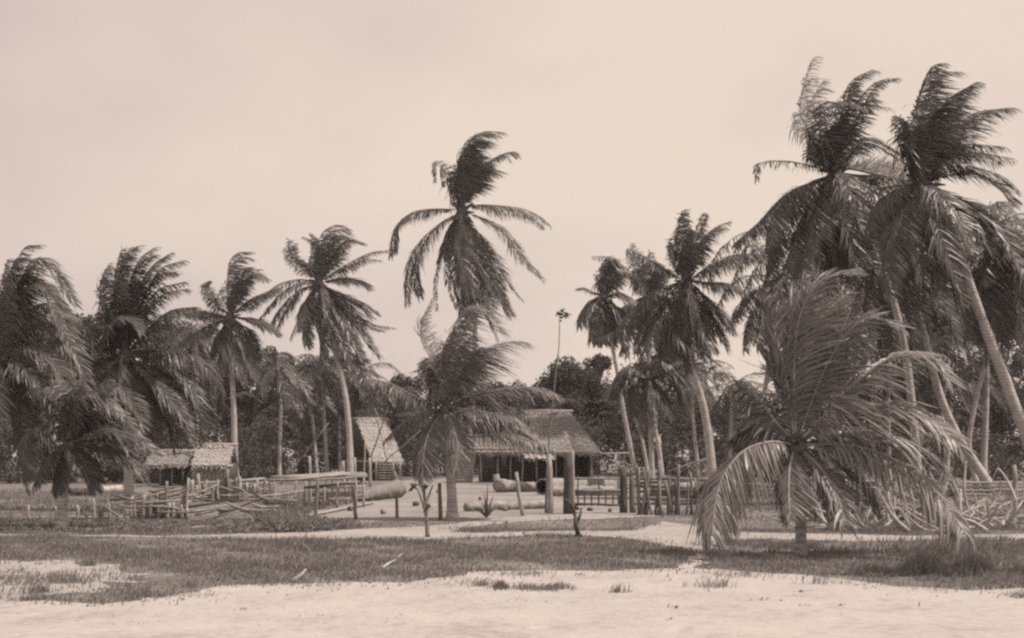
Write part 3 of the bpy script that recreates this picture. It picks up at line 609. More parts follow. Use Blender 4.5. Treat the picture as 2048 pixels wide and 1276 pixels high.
# background palms between the big ones (crowns kept whole: a few pixels per frond)
for lab, base, tr2, d, sz, sd in [
    ('slim grey palm with small crown between the slim palm and the platform', (558, 962), [(560, 870), (562, 780), (555, 735)], 74, 3.2, 41),
    ('thin palm trunk standing just left of the pale-trunked palm', (655, 960), [(650, 860), (645, 780), (640, 740)], 78, 2.8, 42),
    ('thin slanting palm trunk second left of the pale-trunked palm', (634, 958), [(628, 870), (620, 800), (612, 770)], 82, 2.6, 43),
    ('thin palm trunk tucked close behind the pale-trunked palm', (680, 958), [(679, 860), (682, 800), (690, 755)], 84, 2.8, 44),
    ('palm leaning left above the roof of the small hut', (790, 958), [(758, 845), (735, 785), (722, 745)], 84, 3.4, 45),
    ('thin tilted trunk between the slender palm and the short drooping palm', (1298, 958), [(1282, 870), (1266, 820), (1262, 780)], 80, 2.6, 46),
    ('thin bare-looking trunk left of the stout lit trunk', (1398, 958), [(1388, 860), (1384, 800), (1388, 740)], 76, 2.8, 47),
    ('low palm crown in front of the forest between the left palms', (390, 958), [(395, 800), (392, 660)], 72, 3.4, 48),
    ('palm with drooping crown behind the large young palm', (1460, 958), [(1462, 860), (1466, 770)], 70, 3.2, 49),
    ('distant pale palm stem seen through the right cluster', (1778, 958), [(1776, 800), (1772, 640)], 66, 3.4, 50)]:
    palm('coconut_palm', lab, base, tr2, d, [], 0.8, 36, 0.055, (0.13, 0.10), seed=sd, group='palms in front of the forest', extra=15, ex_len=sz, ex_el=(-65, 60), crown=True)

# ------------------------------------------------------------------ forest behind
def leaf_cards(mb, C, size, rng, m=0, asp=0.5):
    n = len(C); A = norm(rng.normal(0, 1, (n, 3))); B = norm(np.cross(A, norm(rng.normal(0, 1, (n, 3)))))
    s = (size*(0.6 + 0.8*rng.random(n)))[:, None]
    V = np.stack((C-A*s*0.5, C+B*s*asp*0.5, C+A*s*0.5, C-B*s*asp*0.5), 1).reshape(-1, 3)
    mb.quads(V, np.arange(n*4).reshape(-1, 4), m)
def broad_tree(lab, px, d, toppx, wpx, seed, group='broadleaf trees behind the village', name='broadleaf_tree', blobs=14, per=650, leaf=0.27):
    rng = np.random.default_rng(seed); b = np.array(((px-1024)/F*d, d, 0.0)); H = EYE + (YH-toppx)/F*d; R = wpx*d/F/2
    o = thing(name, b, lab, 'tree', group); mb = MB()
    top = b + np.array((rng.uniform(-.4, .4), 0, H*0.55)); trunk_into(mb, [b, b + np.array((rng.uniform(-.3, .3), 0, H*0.3)), top], 0.22, 0.12, 7, 8)
    cs = []
    for i in range(blobs):
        a = rng.uniform(0, 6.28); r = R*math.sqrt(rng.random())*0.75; z = H*rng.uniform(0.28, 0.93)
        r *= 1.15-0.75*max(0, z/H-0.55)/0.45
        c = b + np.array((r*math.cos(a), r*math.sin(a)*0.8, z)); cs.append(c)
        mb.tube([top*0.7 + b*0.3, (top+c)/2 + rng.normal(0, .2, 3), c], [0.08, 0.05, 0.02], 5, cap=False)
    mb.build('trunk', M_TRUNK, o, True)
    cr = MB()
    for c in cs:
        br = R*rng.uniform(0.28, 0.48); br = min(br, H-c[2]+0.2) if H-c[2] > 0.4 else 0.5
        U = norm(rng.normal(0, 1, (per, 3)))*(rng.random((per, 1))**0.4); U[:, 2] *= 0.75
        lump = 1 + 0.25*np.sin(U[:, :1]*5 + rng.uniform(0, 6)) + 0.2*np.sin(U[:, 2:]*7 + U[:, 1:2]*4)
        leaf_cards(cr, c + U*br*lump, leaf, rng)
    cr.build('crown', M_BROAD, o); return o
for i, (lab, px, d, tp, w, nm) in enumerate([
    ('round dark broadleaf tree left of the young palm above the small hut', 790, 98, 742, 150, 'broadleaf_tree'),
    ('low wide broadleaf tree behind the slim palm and platform', 600, 100, 705, 200, 'broadleaf_tree'),
    ('broadleaf tree at the far left edge behind the dark palm mass', 40, 86, 575, 190, 'broadleaf_tree'),
    ('tree just right of the bushy palm crown', 310, 88, 640, 150, 'broadleaf_tree'),
    ('broadleaf tree at the far left behind the bushy palm', 170, 84, 610, 190, 'broadleaf_tree'),
    ('dark tree between the bushy palm and the slim palm', 350, 92, 640, 190, 'broadleaf_tree'),
    ('tall dark tree directly behind the slim palm beside the low shed', 430, 94, 655, 150, 'broadleaf_tree'),
    ('spreading tree behind the pale-trunked palm and the small hut', 700, 97, 705, 170, 'broadleaf_tree'),
    ('dark tree rising behind the platform poles', 500, 96, 690, 190, 'broadleaf_tree'),
    ('pointed dark tree top right of the young palm crown', 1112, 96, 706, 150, 'broadleaf_tree'),
    ('broad tree with uneven top above the main hut roof', 1165, 98, 735, 170, 'broadleaf_tree'),
    ('tree with thin loose top against the sky left of the slender palm', 1195, 104, 700, 90, 'broadleaf_tree'),
    ('dark tree behind the young palm and main hut', 1000, 100, 760, 190, 'broadleaf_tree'),
    ('tree filling the space behind the leaning palm trunks', 1330, 98, 695, 220, 'broadleaf_tree'),
    ('dark tree just right of the stout lit trunk', 1500, 96, 782, 150, 'broadleaf_tree'),
    ('dark tree behind the large young palm', 1640, 96, 640, 260, 'broadleaf_tree'),
    ('dark tree behind the curving trunk at the right fence', 1830, 92, 610, 240, 'broadleaf_tree'),
    ('dark tree at the right edge behind the thin pale palm', 1990, 88, 560, 200, 'broadleaf_tree')]):
    broad_tree(lab, px, d, tp, w, 60+i, name=nm, blobs=20 if w > 100 else 12)

def undergrowth():
    rng = np.random.default_rng(91); mb = MB()
    xs = np.array([-250, 46, 200, 350, 480, 640, 760, 900, 1040, 1120, 1260, 1400, 1500, 1640, 1800, 2010, 2300]); ys = np.array([600, 620, 680, 715, 760, 770, 765, 770, 765, 740, 760, 775, 810, 750, 720, 680, 660])
    for layer, (d0, lo, cnt) in enumerate(((84, 0.55, 360), (93, 0.85, 520), (101, 1.0, 620))):
        for k in range(cnt):
            px = rng.uniform(-260, 2310); d = d0 + rng.uniform(0, 8)
            H = (EYE + (YH-np.interp(px, xs, ys))/F*d)*lo; z = rng.uniform(0.2, 1)*H
            r = rng.uniform(0.6, 1.3); c = np.array(((px-1024)/F*d, d, max(0.5, z-r*0.6)))
            U = norm(rng.normal(0, 1, (170, 3)))*(rng.random((170, 1))**0.35); U[:, 1] *= 0.8
            leaf_cards(mb, np.maximum(c + U*r, (-1e9, 0, 0.03)), rng.uniform(0.18, 0.36), rng, asp=rng.uniform(0.3, 0.6))
    for k in range(300):
        px = rng.uniform(-260, 530) if k % 3 else rng.uniform(1440, 2310); d = rng.uniform(66, 76); z = rng.uniform(.1, 3.4 if px < 500 else 2.8); r = rng.uniform(.5, 1.0); c = np.array(((px-1024)/F*d, d, max(.4, z)))
        if 380 < px < 480 or (px < 400 and px > 280 and d < 66): c[1] += 8
        U = norm(rng.normal(0, 1, (150, 3)))*(rng.random((150, 1))**.35); leaf_cards(mb, np.maximum(c + U*r, (-1e9, 0, .03)), rng.uniform(.16, .3), rng, asp=rng.uniform(.3, .6))
    for k in range(170):
        px = rng.uniform(-200, 2250); d = rng.uniform(80, 92); H = EYE + (YH-np.interp(px, xs, ys))/F*d
        p = np.array(((px-1024)/F*d, d, rng.uniform(0.25, 0.85)*H)); az = rng.uniform(0, 6.28); el = rng.uniform(0.2, 1.3); D = np.array((math.cos(az)*math.cos(el), math.sin(az)*math.cos(el), math.sin(el))); pts = [p]
        ll = rng.uniform(2.2, 3.8)
        for q in range(6): D = norm(D + np.array((0, 0, -1.0))*(0.14+.06*q) + WIND*.06); p = p + D*ll/6; pts.append(np.maximum(p, (-1e9, 0, .1)))
        frond_into(mb, pts, .75, 34, .6, .8, .06, .03, .95, rng, mr=0)
    o = mb.build('undergrowth', M_BUSH)
    tag(o, 'dark tangled undergrowth and forest edge behind the village', 'undergrowth', kind='stuff')
undergrowth()

# ------------------------------------------------------------------ thatched buildings
def thatch_plane(mb, a, b, c, d_, rows, w=0.05, rng=RNG, over=0.12, m=0):
    """courses of overlapping tufts on the slope a-b (ridge) to d_-c (eave); each tuft a thin strip lifted off the slope"""
    a, b, c, d_ = (np.asarray(v, float) for v in (a, b, c, d_)); nrm = norm(np.cross(b-a, d_-a)); nrm = nrm if nrm[2] > 0 else -nrm
    V, n = [], 0
    for r in range(rows):
        s0, s1 = r/rows, (r+1.5)/rows + over*rng.random()*0.3
        l0, l1 = a + (d_-a)*s0, b + (c-b)*s0; m0, m1 = a + (d_-a)*s1, b + (c-b)*s1
        W = np.linalg.norm(m1-m0); k = max(2, int(W/w*2.2))
        for j in range(k):
            u = (j + rng.uniform(-.3, .3))/k; du = w/W*rng.uniform(0.5, 0.9); su = s1*0 + rng.uniform(-.04, .04)
            p0 = l0 + (l1-l0)*np.clip(u, 0, 1) + nrm*0.02; e = rng.uniform(0.8, 1.25)
            p1 = p0 + ((m0 + (m1-m0)*np.clip(u+su, -0.01, 1.01)) - p0)*e + nrm*rng.uniform(0.02, 0.09)
            ax = norm(m1-m0)*w*0.5*rng.uniform(0.6, 1.2)
            V += [p0-ax, p0+ax, p1+ax*0.7, p1-ax*0.7]
    W = np.linalg.norm(c-d_)
    for j in range(int(W/w*3)):
        u = rng.uniform(-.01, 1.01); p0 = d_ + (c-d_)*u + nrm*rng.uniform(-.06, .05) + norm(a-d_)*.1; p1 = p0 + norm(d_-a)*rng.uniform(.12, .38) + np.array((rng.normal(0, .04), 0, -rng.uniform(.02, .16))); ax = norm(c-d_)*w*rng.uniform(.2, .5)
        V += [p0-ax, p0+ax, p1+ax*.5, p1-ax*.5]
    for (e0, e1, dr) in ((a, d_, norm(a-b)), (b, c, norm(b-a))):
        H = np.linalg.norm(e1-e0)
        for j in range(int(H/w*1.6)):
            p0 = e0 + (e1-e0)*rng.random() + nrm*rng.uniform(0, .06); p1 = p0 + dr*rng.uniform(.03, .16) + (e1-e0)/H*rng.uniform(.1, .3); ax = (e1-e0)/H*w*.4
            V += [p0-ax, p0+ax, p1+ax*.5, p1-ax*.5]
    for j in range(int(np.linalg.norm(b-a)/w*2)):
        p0 = a + (b-a)*rng.random() + np.array((0, 0, rng.uniform(0, .1))); p1 = p0 + norm(d_-a)*rng.uniform(.2, .45) + nrm*rng.uniform(.05, .12); ax = norm(b-a)*w*rng.uniform(.3, .7)
        V += [p0-ax, p0+ax, p1+ax*.6, p1-ax*.6]
    mb.quads(V, np.arange(len(V)).reshape(-1, 4), m)
def gable_roof(parent, c, rot, rl, run, zr, ze, mat, hip=0.0, rows=9, over=0.3, name='roof'):
    cs, sn = math.cos(rot), math.sin(rot)
    def W(x, y, z): return np.array((c[0] + x*cs - y*sn, c[1] + x*sn + y*cs, z))
    h = rl/2; e = h + hip; mb = MB(); t = 0.12
    r0, r1 = W(-h, 0, zr), W(h, 0, zr)
    E = [W(-e, -run, ze), W(e, -run, ze), W(e, run, ze), W(-e, run, ze)]
    lo = [p - np.array((0, 0, t)) for p in [r0, r1] + E]
    V = [r0, r1] + E + lo
    mb.quads(V, [(0, 2, 3, 1), (1, 4, 5, 0), (6, 7, 9, 8), (7, 6, 11, 10), (2, 8, 9, 3), (4, 10, 11, 5)])
    mb.quads(V, [(1, 3, 4, 1), (0, 5, 2, 0)] if False else [(3, 9, 10, 4), (5, 11, 8, 2)])
    if hip > 0:
        mb.f.append(np.array([(1, 3, 4, -1), (0, 5, 2, -1)])); mb.m.append(np.zeros(2, int))
        thatch_plane(mb, r1, r1 + (E[2]-E[1])*0.02, E[2], E[1], rows); thatch_plane(mb, r0, r0 + (E[3]-E[0])*0.02, E[3], E[0], rows)
    thatch_plane(mb, r0, r1, E[1], E[0], rows); thatch_plane(mb, r0, r1, E[2], E[3], rows)
    rp = MB(); rp.tube([W(-h-0.25, 0, zr+0.06), W(0, 0, zr+0.09), W(h+0.25, 0, zr+0.06)], 0.07, 6)
    o = mb.build(name, mat, parent); rp.build('ridge_pole', M_WOODL, o); return o

# main hut: open porch under a hipped thatch roof
D3 = 68.0; k3 = D3/F
hc = at(1094, 910, D3+2.4)
hut = thing('thatched_hut', (hc[0], hc[1], 0), 'main thatched hut with dark open porch behind the gate', 'hut')
gable_roof(hut, hc, math.radians(-4), 2.6, 2.9, 4.15, 1.78, M_THATCH, hip=1.75, rows=22)
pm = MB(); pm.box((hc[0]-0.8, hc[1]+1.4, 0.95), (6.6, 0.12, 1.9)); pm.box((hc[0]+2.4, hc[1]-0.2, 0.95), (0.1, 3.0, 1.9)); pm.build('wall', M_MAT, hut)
for i, px in enumerate((962, 996, 1022, 1044, 1074, 1112, 1140, 1182)):
    p = at(px, 910, hc[1]-2.45 + (i % 3)*0.25); q = MB(); q.tube([(p[0], p[1], 0), (p[0]+RNG.normal(0, .03), p[1], 0.9), (p[0]+RNG.normal(0, .04), p[1], 1.80)], [0.06, 0.05, 0.05], 6, jit=0.08); q.build('post', M_WOODL, hut)
q = MB(); a, b = at(945, 898, hc[1]-2.75), at(1100, 899, hc[1]-2.75); q.tube([a, (a+b)/2 + (0, 0, .03), b], 0.055, 6); q.build('eave_pole', M_WOODL, hut)
q = MB(); a, b = at(1145, 908, hc[1]-2.6), at(1262, 906, hc[1]-2.6); q.tube([a, b], 0.05, 6); q.build('eave_pole', M_WOODL, hut)
# low awning in front
aw = MB(); a0, a1 = at(1040, 892, hc[1]-2.3), at(1105, 893, hc[1]-2.3); e0, e1 = at(1050, 913, hc[1]-3.1), at(1108, 914, hc[1]-3.1)
thatch_plane(aw, a0, a1, e1, e0, 4, 0.12); aw.build('awning', M_THATCHB, hut)
lt = MB(); thatch_plane(lt, at(935, 872, hc[1]-0.6), at(1065, 868, hc[1]-0.6), at(1052, 902, hc[1]-2.8), at(938, 903, hc[1]-2.8), 10)
lt.quads([at(935, 874, hc[1]-0.6), at(1065, 870, hc[1]-0.6), at(1052, 903, hc[1]-2.75), at(938, 904, hc[1]-2.75)], [(0, 1, 2, 3)]); lt.build('porch_roof', M_THATCH, hut)
# woven side wall of the hut
ww = MB()
for r in range(15):
    z = 0.12 + r*0.158; tl = 0.07*r/15
    p0 = at(908 + r*0.4, 910, hc[1]-2.6); p1 = at(944 + r*0.6, 910, hc[1]-2.6)
    ww.box(((p0[0]+p1[0])/2, p0[1] + (0.02 if r % 2 else 0), z), (p1[0]-p0[0] + RNG.uniform(-.04, .04), 0.035, 0.135), tilt=((1, 0, 0), (0, 1, 0), (RNG.normal(0, .02), 0, 1)))
ww.build('slat_wall', M_BOARD, hut)
for px, z in ((908, 2.3), (948, 2.5)):
    q = MB(); p = at(px, 910, hc[1]-2.7); q.tube([(p[0]-0.15*(px > 930), p[1], 0), (p[0]+0.15*(px > 930), p[1], z)], 0.05, 6); q.build('corner_post', M_WOODL, hut)

# small hut with steep pale roof
D2 = 74.0; c2 = at(742, 910, D2+1.6)
h2 = thing('thatched_hut', (c2[0], c2[1], 0), 'small hut with steep pale thatch roof left of the young palm', 'hut')
gable_roof(h2, c2, math.radians(38), 2.1, 1.95, 3.85, 1.28, M_THATCHB, rows=18)
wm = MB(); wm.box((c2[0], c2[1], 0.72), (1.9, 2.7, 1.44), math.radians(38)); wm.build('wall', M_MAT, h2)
sw = MB()
for r in range(7):
    z = 0.15 + r*0.17; p = at(769, 910, D2-0.6); sw.tube([(p[0]-0.55, p[1], z), (p[0]+0.55, p[1]+0.05, z+RNG.normal(0, .015))], 0.055, 6)
sw.build('pole_wall', M_BOARD, h2)
for px in (738, 752, 787, 800):
    q = MB(); p = at(px, 910, D2-0.7); q.tube([(p[0], p[1], 0), (p[0], p[1], 1.35)], 0.045, 6); q.build('post', M_WOODL, h2)

# low shed on the left
D1 = 60.0; c1 = at(432, 910, D1+1.5)
h1 = thing('thatched_shed', (c1[0], c1[1], 0), 'low plank shed with pale thatch roof beside the slim palm', 'shed')
gable_roof(h1, c1, math.radians(3), 1.75, 1.5, 2.08, 1.13, M_THATCHB, rows=12)
bm_ = MB()
for r in range(9):
    x = c1[0]-0.85 + r*0.2; bm_.box((x, c1[1]-1.1 + (r % 2)*0.015, 0.6), (0.185, 0.04, 1.2 + RNG.uniform(-.03, .0)))
bm_.build('plank_wall', M_BOARD, h1)
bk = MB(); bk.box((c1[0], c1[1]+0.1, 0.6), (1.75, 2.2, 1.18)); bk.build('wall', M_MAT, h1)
c0 = at(345, 910, D1+2)
h0 = thing('thatched_shed', (c0[0], c0[1], 0), 'long low open shed half hidden behind the bushy palm', 'shed')
gable_roof(h0, c0, math.radians(2), 2.0, 1.3, 1.75, 1.12, M_THATCH, rows=10)
for x in (-0.9, -0.3, 0.3, 0.85):
    q = MB(); q.tube([(c0[0]+x, c0[1]-1.1, 0), (c0[0]+x, c0[1]-1.1, 1.15)], 0.055, 6); q.build('post', M_WOODM, h0)
bk = MB(); bk.box((c0[0], c0[1]+0.9, 0.55), (1.9, 0.08, 1.1)); bk.build('wall', M_MAT, h0)

# ------------------------------------------------------------------ poles, fences, gate, platform
def stick_pts(p, q, bend=0.0, n=5):  # a slightly crooked line
    p, q = np.asarray(p, float), np.asarray(q, float); t = np.linspace(0, 1, n)[:, None]
    return p + (q-p)*t + np.array((bend, 0, bend*0.6))*np.sin(t*math.pi) + RNG.normal(0, 0.008, (n, 3))*np.sin(t*math.pi)
def stick(parent, name, a, b, d, r, mat, d2=None, bend=0.0, n=6):
    q = MB(); d2 = d if d2 is None else d2; p0, p1 = at(a[0], a[1], d), at(b[0], b[1], d2)
    p0[2] = max(p0[2], 0); p1[2] = max(p1[2], 0)
    q.tube(stick_pts(p0, p1, bend), np.linspace(r, r*0.8, 5), n, jit=0.07); return q.build(name, mat, parent)
def post_thing(name, label, base, top, r, mat, group=None, d=None, cat='post', bend=0.0, n=8):
    d = d or dist(base[1]); b = at(base[0], base[1], d); b[2] = 0
    q = MB(); t = at(top[0], top[1], d); q.tube(stick_pts((b[0], b[1], -0.05), t, bend), np.linspace(r, r*0.85, 5), n, jit=0.05)
    o = q.build(name, mat); me = o.data
    o.location = tuple(float(v) for v in b)
    co = np.empty(len(me.vertices)*3, np.float32); me.vertices.foreach_get('co', co); co = co.reshape(-1, 3) - b.astype(np.float32); me.vertices.foreach_set('co', co.ravel()); me.update()
    return tag(o, label, cat, group)
post_thing('fence_post', 'stout pale fence post with rounded top next to the dark gate post', (1100, 1028), (1097, 908), 0.085, M_WOODL, 'lone fence posts', bend=0.03)
post_thing('fence_post', 'slanting pale fence post in front of the long log', (1046, 1032), (1032, 944), 0.06, M_WOODL, 'lone fence posts')
post_thing('fence_post', 'dark slim fence post just left of the young palm trunk', (881, 1040), (879, 966), 0.055, M_WOODM, 'lone fence posts')
post_thing('fence_post', 'thin grey fence post in front of the thick rough log', (794, 1036), (793, 984), 0.045, M_WOODM, 'lone fence posts')
post_thing('gate_post', 'thick dark squared gate post at the left end of the gate', (1137, 1028), (1137, 905), 0.15, M_WOODD, 'gate posts')
post_thing('gate_post', 'dark gate post at the right end of the gate', (1247, 1026), (1246, 934), 0.125, M_WOODD, 'gate posts')
post_thing('gate_post', 'paler slimmer post touching the right gate post', (1266, 1026), (1264, 946), 0.10, M_WOODM, 'gate posts')
post_thing('fence_post', 'pale pole standing directly behind the dark left gate post', (1146, 1022), (1145, 902), 0.06, M_WOODL, 'lone fence posts')
DG = dist(1027)
gate = thing('wooden_gate', (at(1198, 1027, DG)[0], DG, 0), 'low wooden gate with upright bars between dark posts', 'gate')
for y, r in ((958, 0.03), (982, 0.05), (989, 0.035), (1008, 0.04)):
    stick(gate, 'rail', (1150, y), (1240, y-1 if y < 990 else y+2), DG, r, M_WOODM if y < 990 else M_WOODD)
for i, px in enumerate((1156, 1169, 1183, 1197, 1211, 1226, 1237)):
    stick(gate, 'bar', (px, 1012), (px+RNG.uniform(-1.5, 1.5), 980 if i % 3 else 950), DG+0.07, 0.022, M_WOODD)

def rnd_posts(x0, x1, n, yb, h0, h1, seed):
    r = random.Random(seed); out = []
    for i in range(n):
        x = x0 + (x1-x0)*(i + r.uniform(.1, .9))/n; b_ = yb + r.uniform(-6, 6); out.append(((x, b_), (x + r.uniform(-5, 5), b_ - r.uniform(h0, h1))))
    return out
def rnd_rails(x0, x1, n, y0, y1, slope, seed):
    r = random.Random(seed); out = []
    for i in range(n):
        y = y0 + (y1-y0)*(i + r.random())/n; a_ = x0 + r.uniform(-6, .35*(x1-x0)); b_ = x1 - r.uniform(-6, .3*(x1-x0)); k = slope + r.uniform(-.06, .06)
        out.append(((a_, y), (b_, y + k*(b_-a_))))
    return out
def fence(name, label, group, posts, rails, d, rp=0.04, rr=0.025, mp=None, mr=None, dd=0.0):
    cx = sum(p[0][0] for p in posts)/len(posts)
    o = thing(name, (at(cx, 910, d)[0], d, 0), label, 'fence', group)
    for a, b in posts: stick(o, 'post', (a[0], YH + (EYE+.03)*F/(d-.1)), b, d+RNG.uniform(-.1, .1), rp*RNG.uniform(.75, 1.25), (mp or M_WOODL) if RNG.random() < .7 else M_WOODM, bend=RNG.normal(0, .02))
    for a, b in rails: stick(o, 'rail', a, b, d+0.14, rr*RNG.uniform(.8, 1.2), mr or M_WOODM, d2=d+0.14+dd, bend=RNG.normal(0, .03))
    return o
DF = 29.6
fence('stick_fence', 'woven stick fence of pale uprights and rough rails at the left', 'fences of the village',
      [((263, 1033), (265, 992)), ((272, 1028), (268, 1003)), ((300, 1038), (301, 985)), ((316, 1040), (316, 1010)), ((334, 1020), (334, 962)), ((357, 1042), (356, 1018)), ((373, 1036), (377, 956)), ((290, 1040), (292, 1018)), ((345, 1040), (346, 1005))] + rnd_posts(268, 385, 9, 1040, 22, 58, 1),
      [((264, 1000), (376, 974)), ((266, 1008), (345, 990)), ((266, 1016), (378, 990)), ((266, 1026), (378, 1006)), ((268, 1033), (360, 1015)), ((264, 1004), (372, 984)), ((280, 1040), (378, 1024)), ((265, 1021), (330, 1010)), ((300, 1004), (378, 980))] + rnd_rails(264, 388, 12, 1004, 1044, -.16, 2), DF, 0.045, 0.042, M_WOODL, M_WOODL)
fence('stick_fence', 'thin leaning stick and wire fence at the far left edge', 'fences of the village',
      [((108, 1052), (110, 1012)), ((190, 1040), (186, 996)), ((60, 1050), (58, 1010)), ((255, 1036), (208, 1012))] + rnd_posts(140, 255, 6, 1040, 14, 34, 5),
      [((46, 1030), (112, 1030)), ((112, 1030), (262, 1016)), ((46, 1042), (112, 1044))] + rnd_rails(120, 258, 5, 1018, 1042, -.05, 6), 28.0, 0.035, 0.014)
sh_c = gp(400, 1026); sh = thing('stick_heap', sh_c, 'low tangle of loose sticks and rails heaped along the stick fence', 'stick heap'); rs = np.random.default_rng(66)
for i in range(95):
    px, py = rs.uniform(255, 560), rs.uniform(996, 1046); c = gp(px, py); L = rs.uniform(.35, 1.35); a_ = rs.normal(0, .35); D = np.array((math.cos(a_), rs.normal(0, .25), math.sin(a_)*.55))*L*.5; z = rs.uniform(.06, .55)
    p, q = c - D + (0, 0, z), c + D + (0, 0, z); p[2] = max(p[2], .03); q[2] = max(q[2], .03); mb = MB(); mb.tube(stick_pts(p, q, rs.normal(0, .04)), np.linspace(.028, .018, 5)*rs.uniform(.7, 1.3), 6, jit=.08); mb.build('stick', (M_WOODL, M_WOODL, M_WOODM, M_WOODD)[i % 4], sh)
DB = 40.5
fence('rail_fence', 'horizontal rail fence between the woven stick fence and the platform', 'fences of the village',
      [((410, 992), (409, 968)), ((457, 1000), (455, 938)), ((482, 996), (481, 966)), ((425, 994), (427, 975)), ((520, 1000), (517, 986)), ((502, 992), (502, 970)), ((440, 996), (436, 978)), ((392, 996), (394, 970))] + rnd_posts(382, 545, 14, 1004, 28, 56, 3),
      [((378, 972), (545, 966)), ((380, 978), (545, 974)), ((385, 988), (470, 986)), ((480, 985), (545, 986)), ((478, 992), (545, 991)), ((400, 998), (480, 980)), ((455, 1008), (485, 966))] + rnd_rails(380, 545, 14, 966, 1002, -.02, 4), DB, 0.07, 0.06, M_WOODL, M_WOODL)
DR = 31.5
fence('pole_fence', 'tangled pole fence of crossed stakes right of the gate', 'fences of the village',
      [((1277, 1022), (1273, 930)), ((1290, 1020), (1293, 926)), ((1303, 1022), (1286, 934)), ((1320, 1020), (1318, 920)), ((1336, 1018), (1340, 950)), ((1352, 1020), (1350, 958)), ((1372, 1018), (1376, 962)), ((1394, 1018), (1390, 958)), ((1410, 1016), (1414, 968)), ((1310, 1020), (1324, 940)), ((1282, 1022), (1300, 940)), ((1345, 1020), (1330, 962)), ((1440, 1014), (1438, 962)), ((1480, 1014), (1482, 966))] + rnd_posts(1272, 1430, 8, 1019, 40, 90, 9),
      [((1268, 958), (1420, 960)), ((1268, 972), (1400, 976)), ((1272, 984), (1500, 982)), ((1328, 948), (1412, 918)), ((1268, 1008), (1420, 1006)), ((1290, 990), (1420, 998)), ((1260, 950), (1300, 944)), ((1400, 972), (1520, 968))] + rnd_rails(1268, 1430, 5, 955, 1008, 0, 8), DR, 0.045, 0.035, M_WOODM, M_WOODM)
fence('rail_fence', 'weathered rail fence with one upright at the right edge', 'fences of the village',
      [((1906, 985), (1904, 906)), ((2030, 990), (2028, 930)), ((1850, 985), (1850, 940))],
      [((1850, 972), (2060, 972)), ((1850, 981), (2060, 980)), ((1880, 990), (2060, 988)), ((1890, 964), (2060, 966))], 38.0, 0.07, 0.055, M_WOODL, M_WOODL)
fence('board_fence', 'short board fence glimpsed under the large young palm', 'fences of the village',
      [((1660, 1005), (1660, 955)), ((1746, 1005), (1746, 952)), ((1700, 1000), (1700, 955))],
      [((1655, 962), (1750, 960)), ((1655, 971), (1750, 970)), ((1655, 984), (1750, 983)), ((1655, 977), (1750, 977))], 36.0, 0.06, 0.06, M_WOODL, M_WOODL)

DP = 36.5
plat = thing('stick_platform', (at(635, 910, DP)[0], DP, 0), 'raised stick platform with a rough pole deck on thin legs', 'platform')
for a, b in (((545, 1010), (538, 958)), ((548, 1004), (549, 962)), ((630, 1045), (636, 955)), ((712, 1038), (704, 968)), ((652, 1000), (652, 950)), ((665, 1005), (665, 940)), ((700, 1000), (699, 960)), ((728, 995), (728, 955)), ((680, 1000), (678, 958)), ((590, 1000), (592, 960)), ((610, 985), (610, 962))):
    stick(plat, 'leg', a, b, dist(a[1]+1), 0.05, M_WOODL if RNG.random() < .5 else M_WOODM)
dk = MB()
for i in range(26):
    t = i/25; y0 = 962 - 8*min(1, t*3) + RNG.normal(0, 1.0); p0 = at(536 + RNG.uniform(0, 70), y0 + RNG.normal(0, 1.2), DP-2.2+t*4.4); p1 = at(728 + RNG.uniform(-60, 6), 950 + RNG.normal(0, 2.5), DP-2.2+t*4.4)
    dk.tube(stick_pts(p0, p1, RNG.normal(0, .04)), RNG.uniform(0.025, 0.05), 5, jit=0.1)
dk.build('deck', M_WOODL, plat)
for a, b in rnd_posts(600, 735, 9, 1012, 40, 64, 11): stick(plat, 'leg', a, b, dist(a[1]+1), 0.045, M_WOODL)
for a, b in rnd_rails(600, 735, 5, 968, 1004, -.05, 12): stick(plat, 'rail', a, b, DP + .4, 0.045, M_WOODL)
for a, b, m in (((535, 960), (735, 952), M_WOODL), ((640, 972), (735, 966), M_WOODM), ((612, 1006), (735, 985), M_WOODL), ((605, 1034), (745, 1006), M_WOODL), ((655, 1000), (700, 998), M_WOODL), ((610, 975), (690, 970), M_WOODM)):
    if a[1] > 1000: stick(plat, 'rail', a, b, dist(a[1]+3), 0.05, m, d2=dist(b[1]+3), bend=0.02)
    else: stick(plat, 'rail', a, b, DP-0.9, 0.045, m, bend=0.02)
# uprights with forked tops behind the platform
for lab, b, t in (('forked upright pole standing behind the left half of the platform', (621, 962), (619, 912)), ('forked upright pole behind the right end of the platform', (741, 962), (739, 915)),
                  ('plain upright pole close right of the pale-trunked palm', (711, 962), (709, 915)), ('short upright pole left of the pale-trunked palm', (688, 962), (686, 922)), ('thin upright pole at the small hut corner', (727, 962), (731, 870))):
    post_thing('upright_pole', lab, b, t, 0.08 if t[1] > 900 else 0.05, M_WOODL, 'upright poles behind the platform', d=58, cat='pole')
def lean(lab, a, b, d, r=0.05, mat=None, d2=None):
    p = at(a[0], a[1], d); o = thing('leaning_pole', (p[0], p[1], max(p[2], 0)), lab, 'pole', 'slanting poles by the small hut')
    stick(o, 'pole', a, b, d, r, mat or M_WOODM, d2=d2)
def lean1(lab, a, b, d, r=0.05, mat=None, d2=None):
    q = MB(); p0, p1 = at(a[0], a[1], d), at(b[0], b[1], d2 or d); p0[2] = max(p0[2], 0)
    q.tube(stick_pts(p0, p1, 0.05), np.linspace(r, r*.6, 5), 6); o = q.build('leaning_pole', mat or M_WOODM); tag(o, label=lab, cat='pole', group='slanting poles by the small hut')
lean1('long thin pole slanting up behind the platform', (560, 975), (658, 845), 64, 0.045)
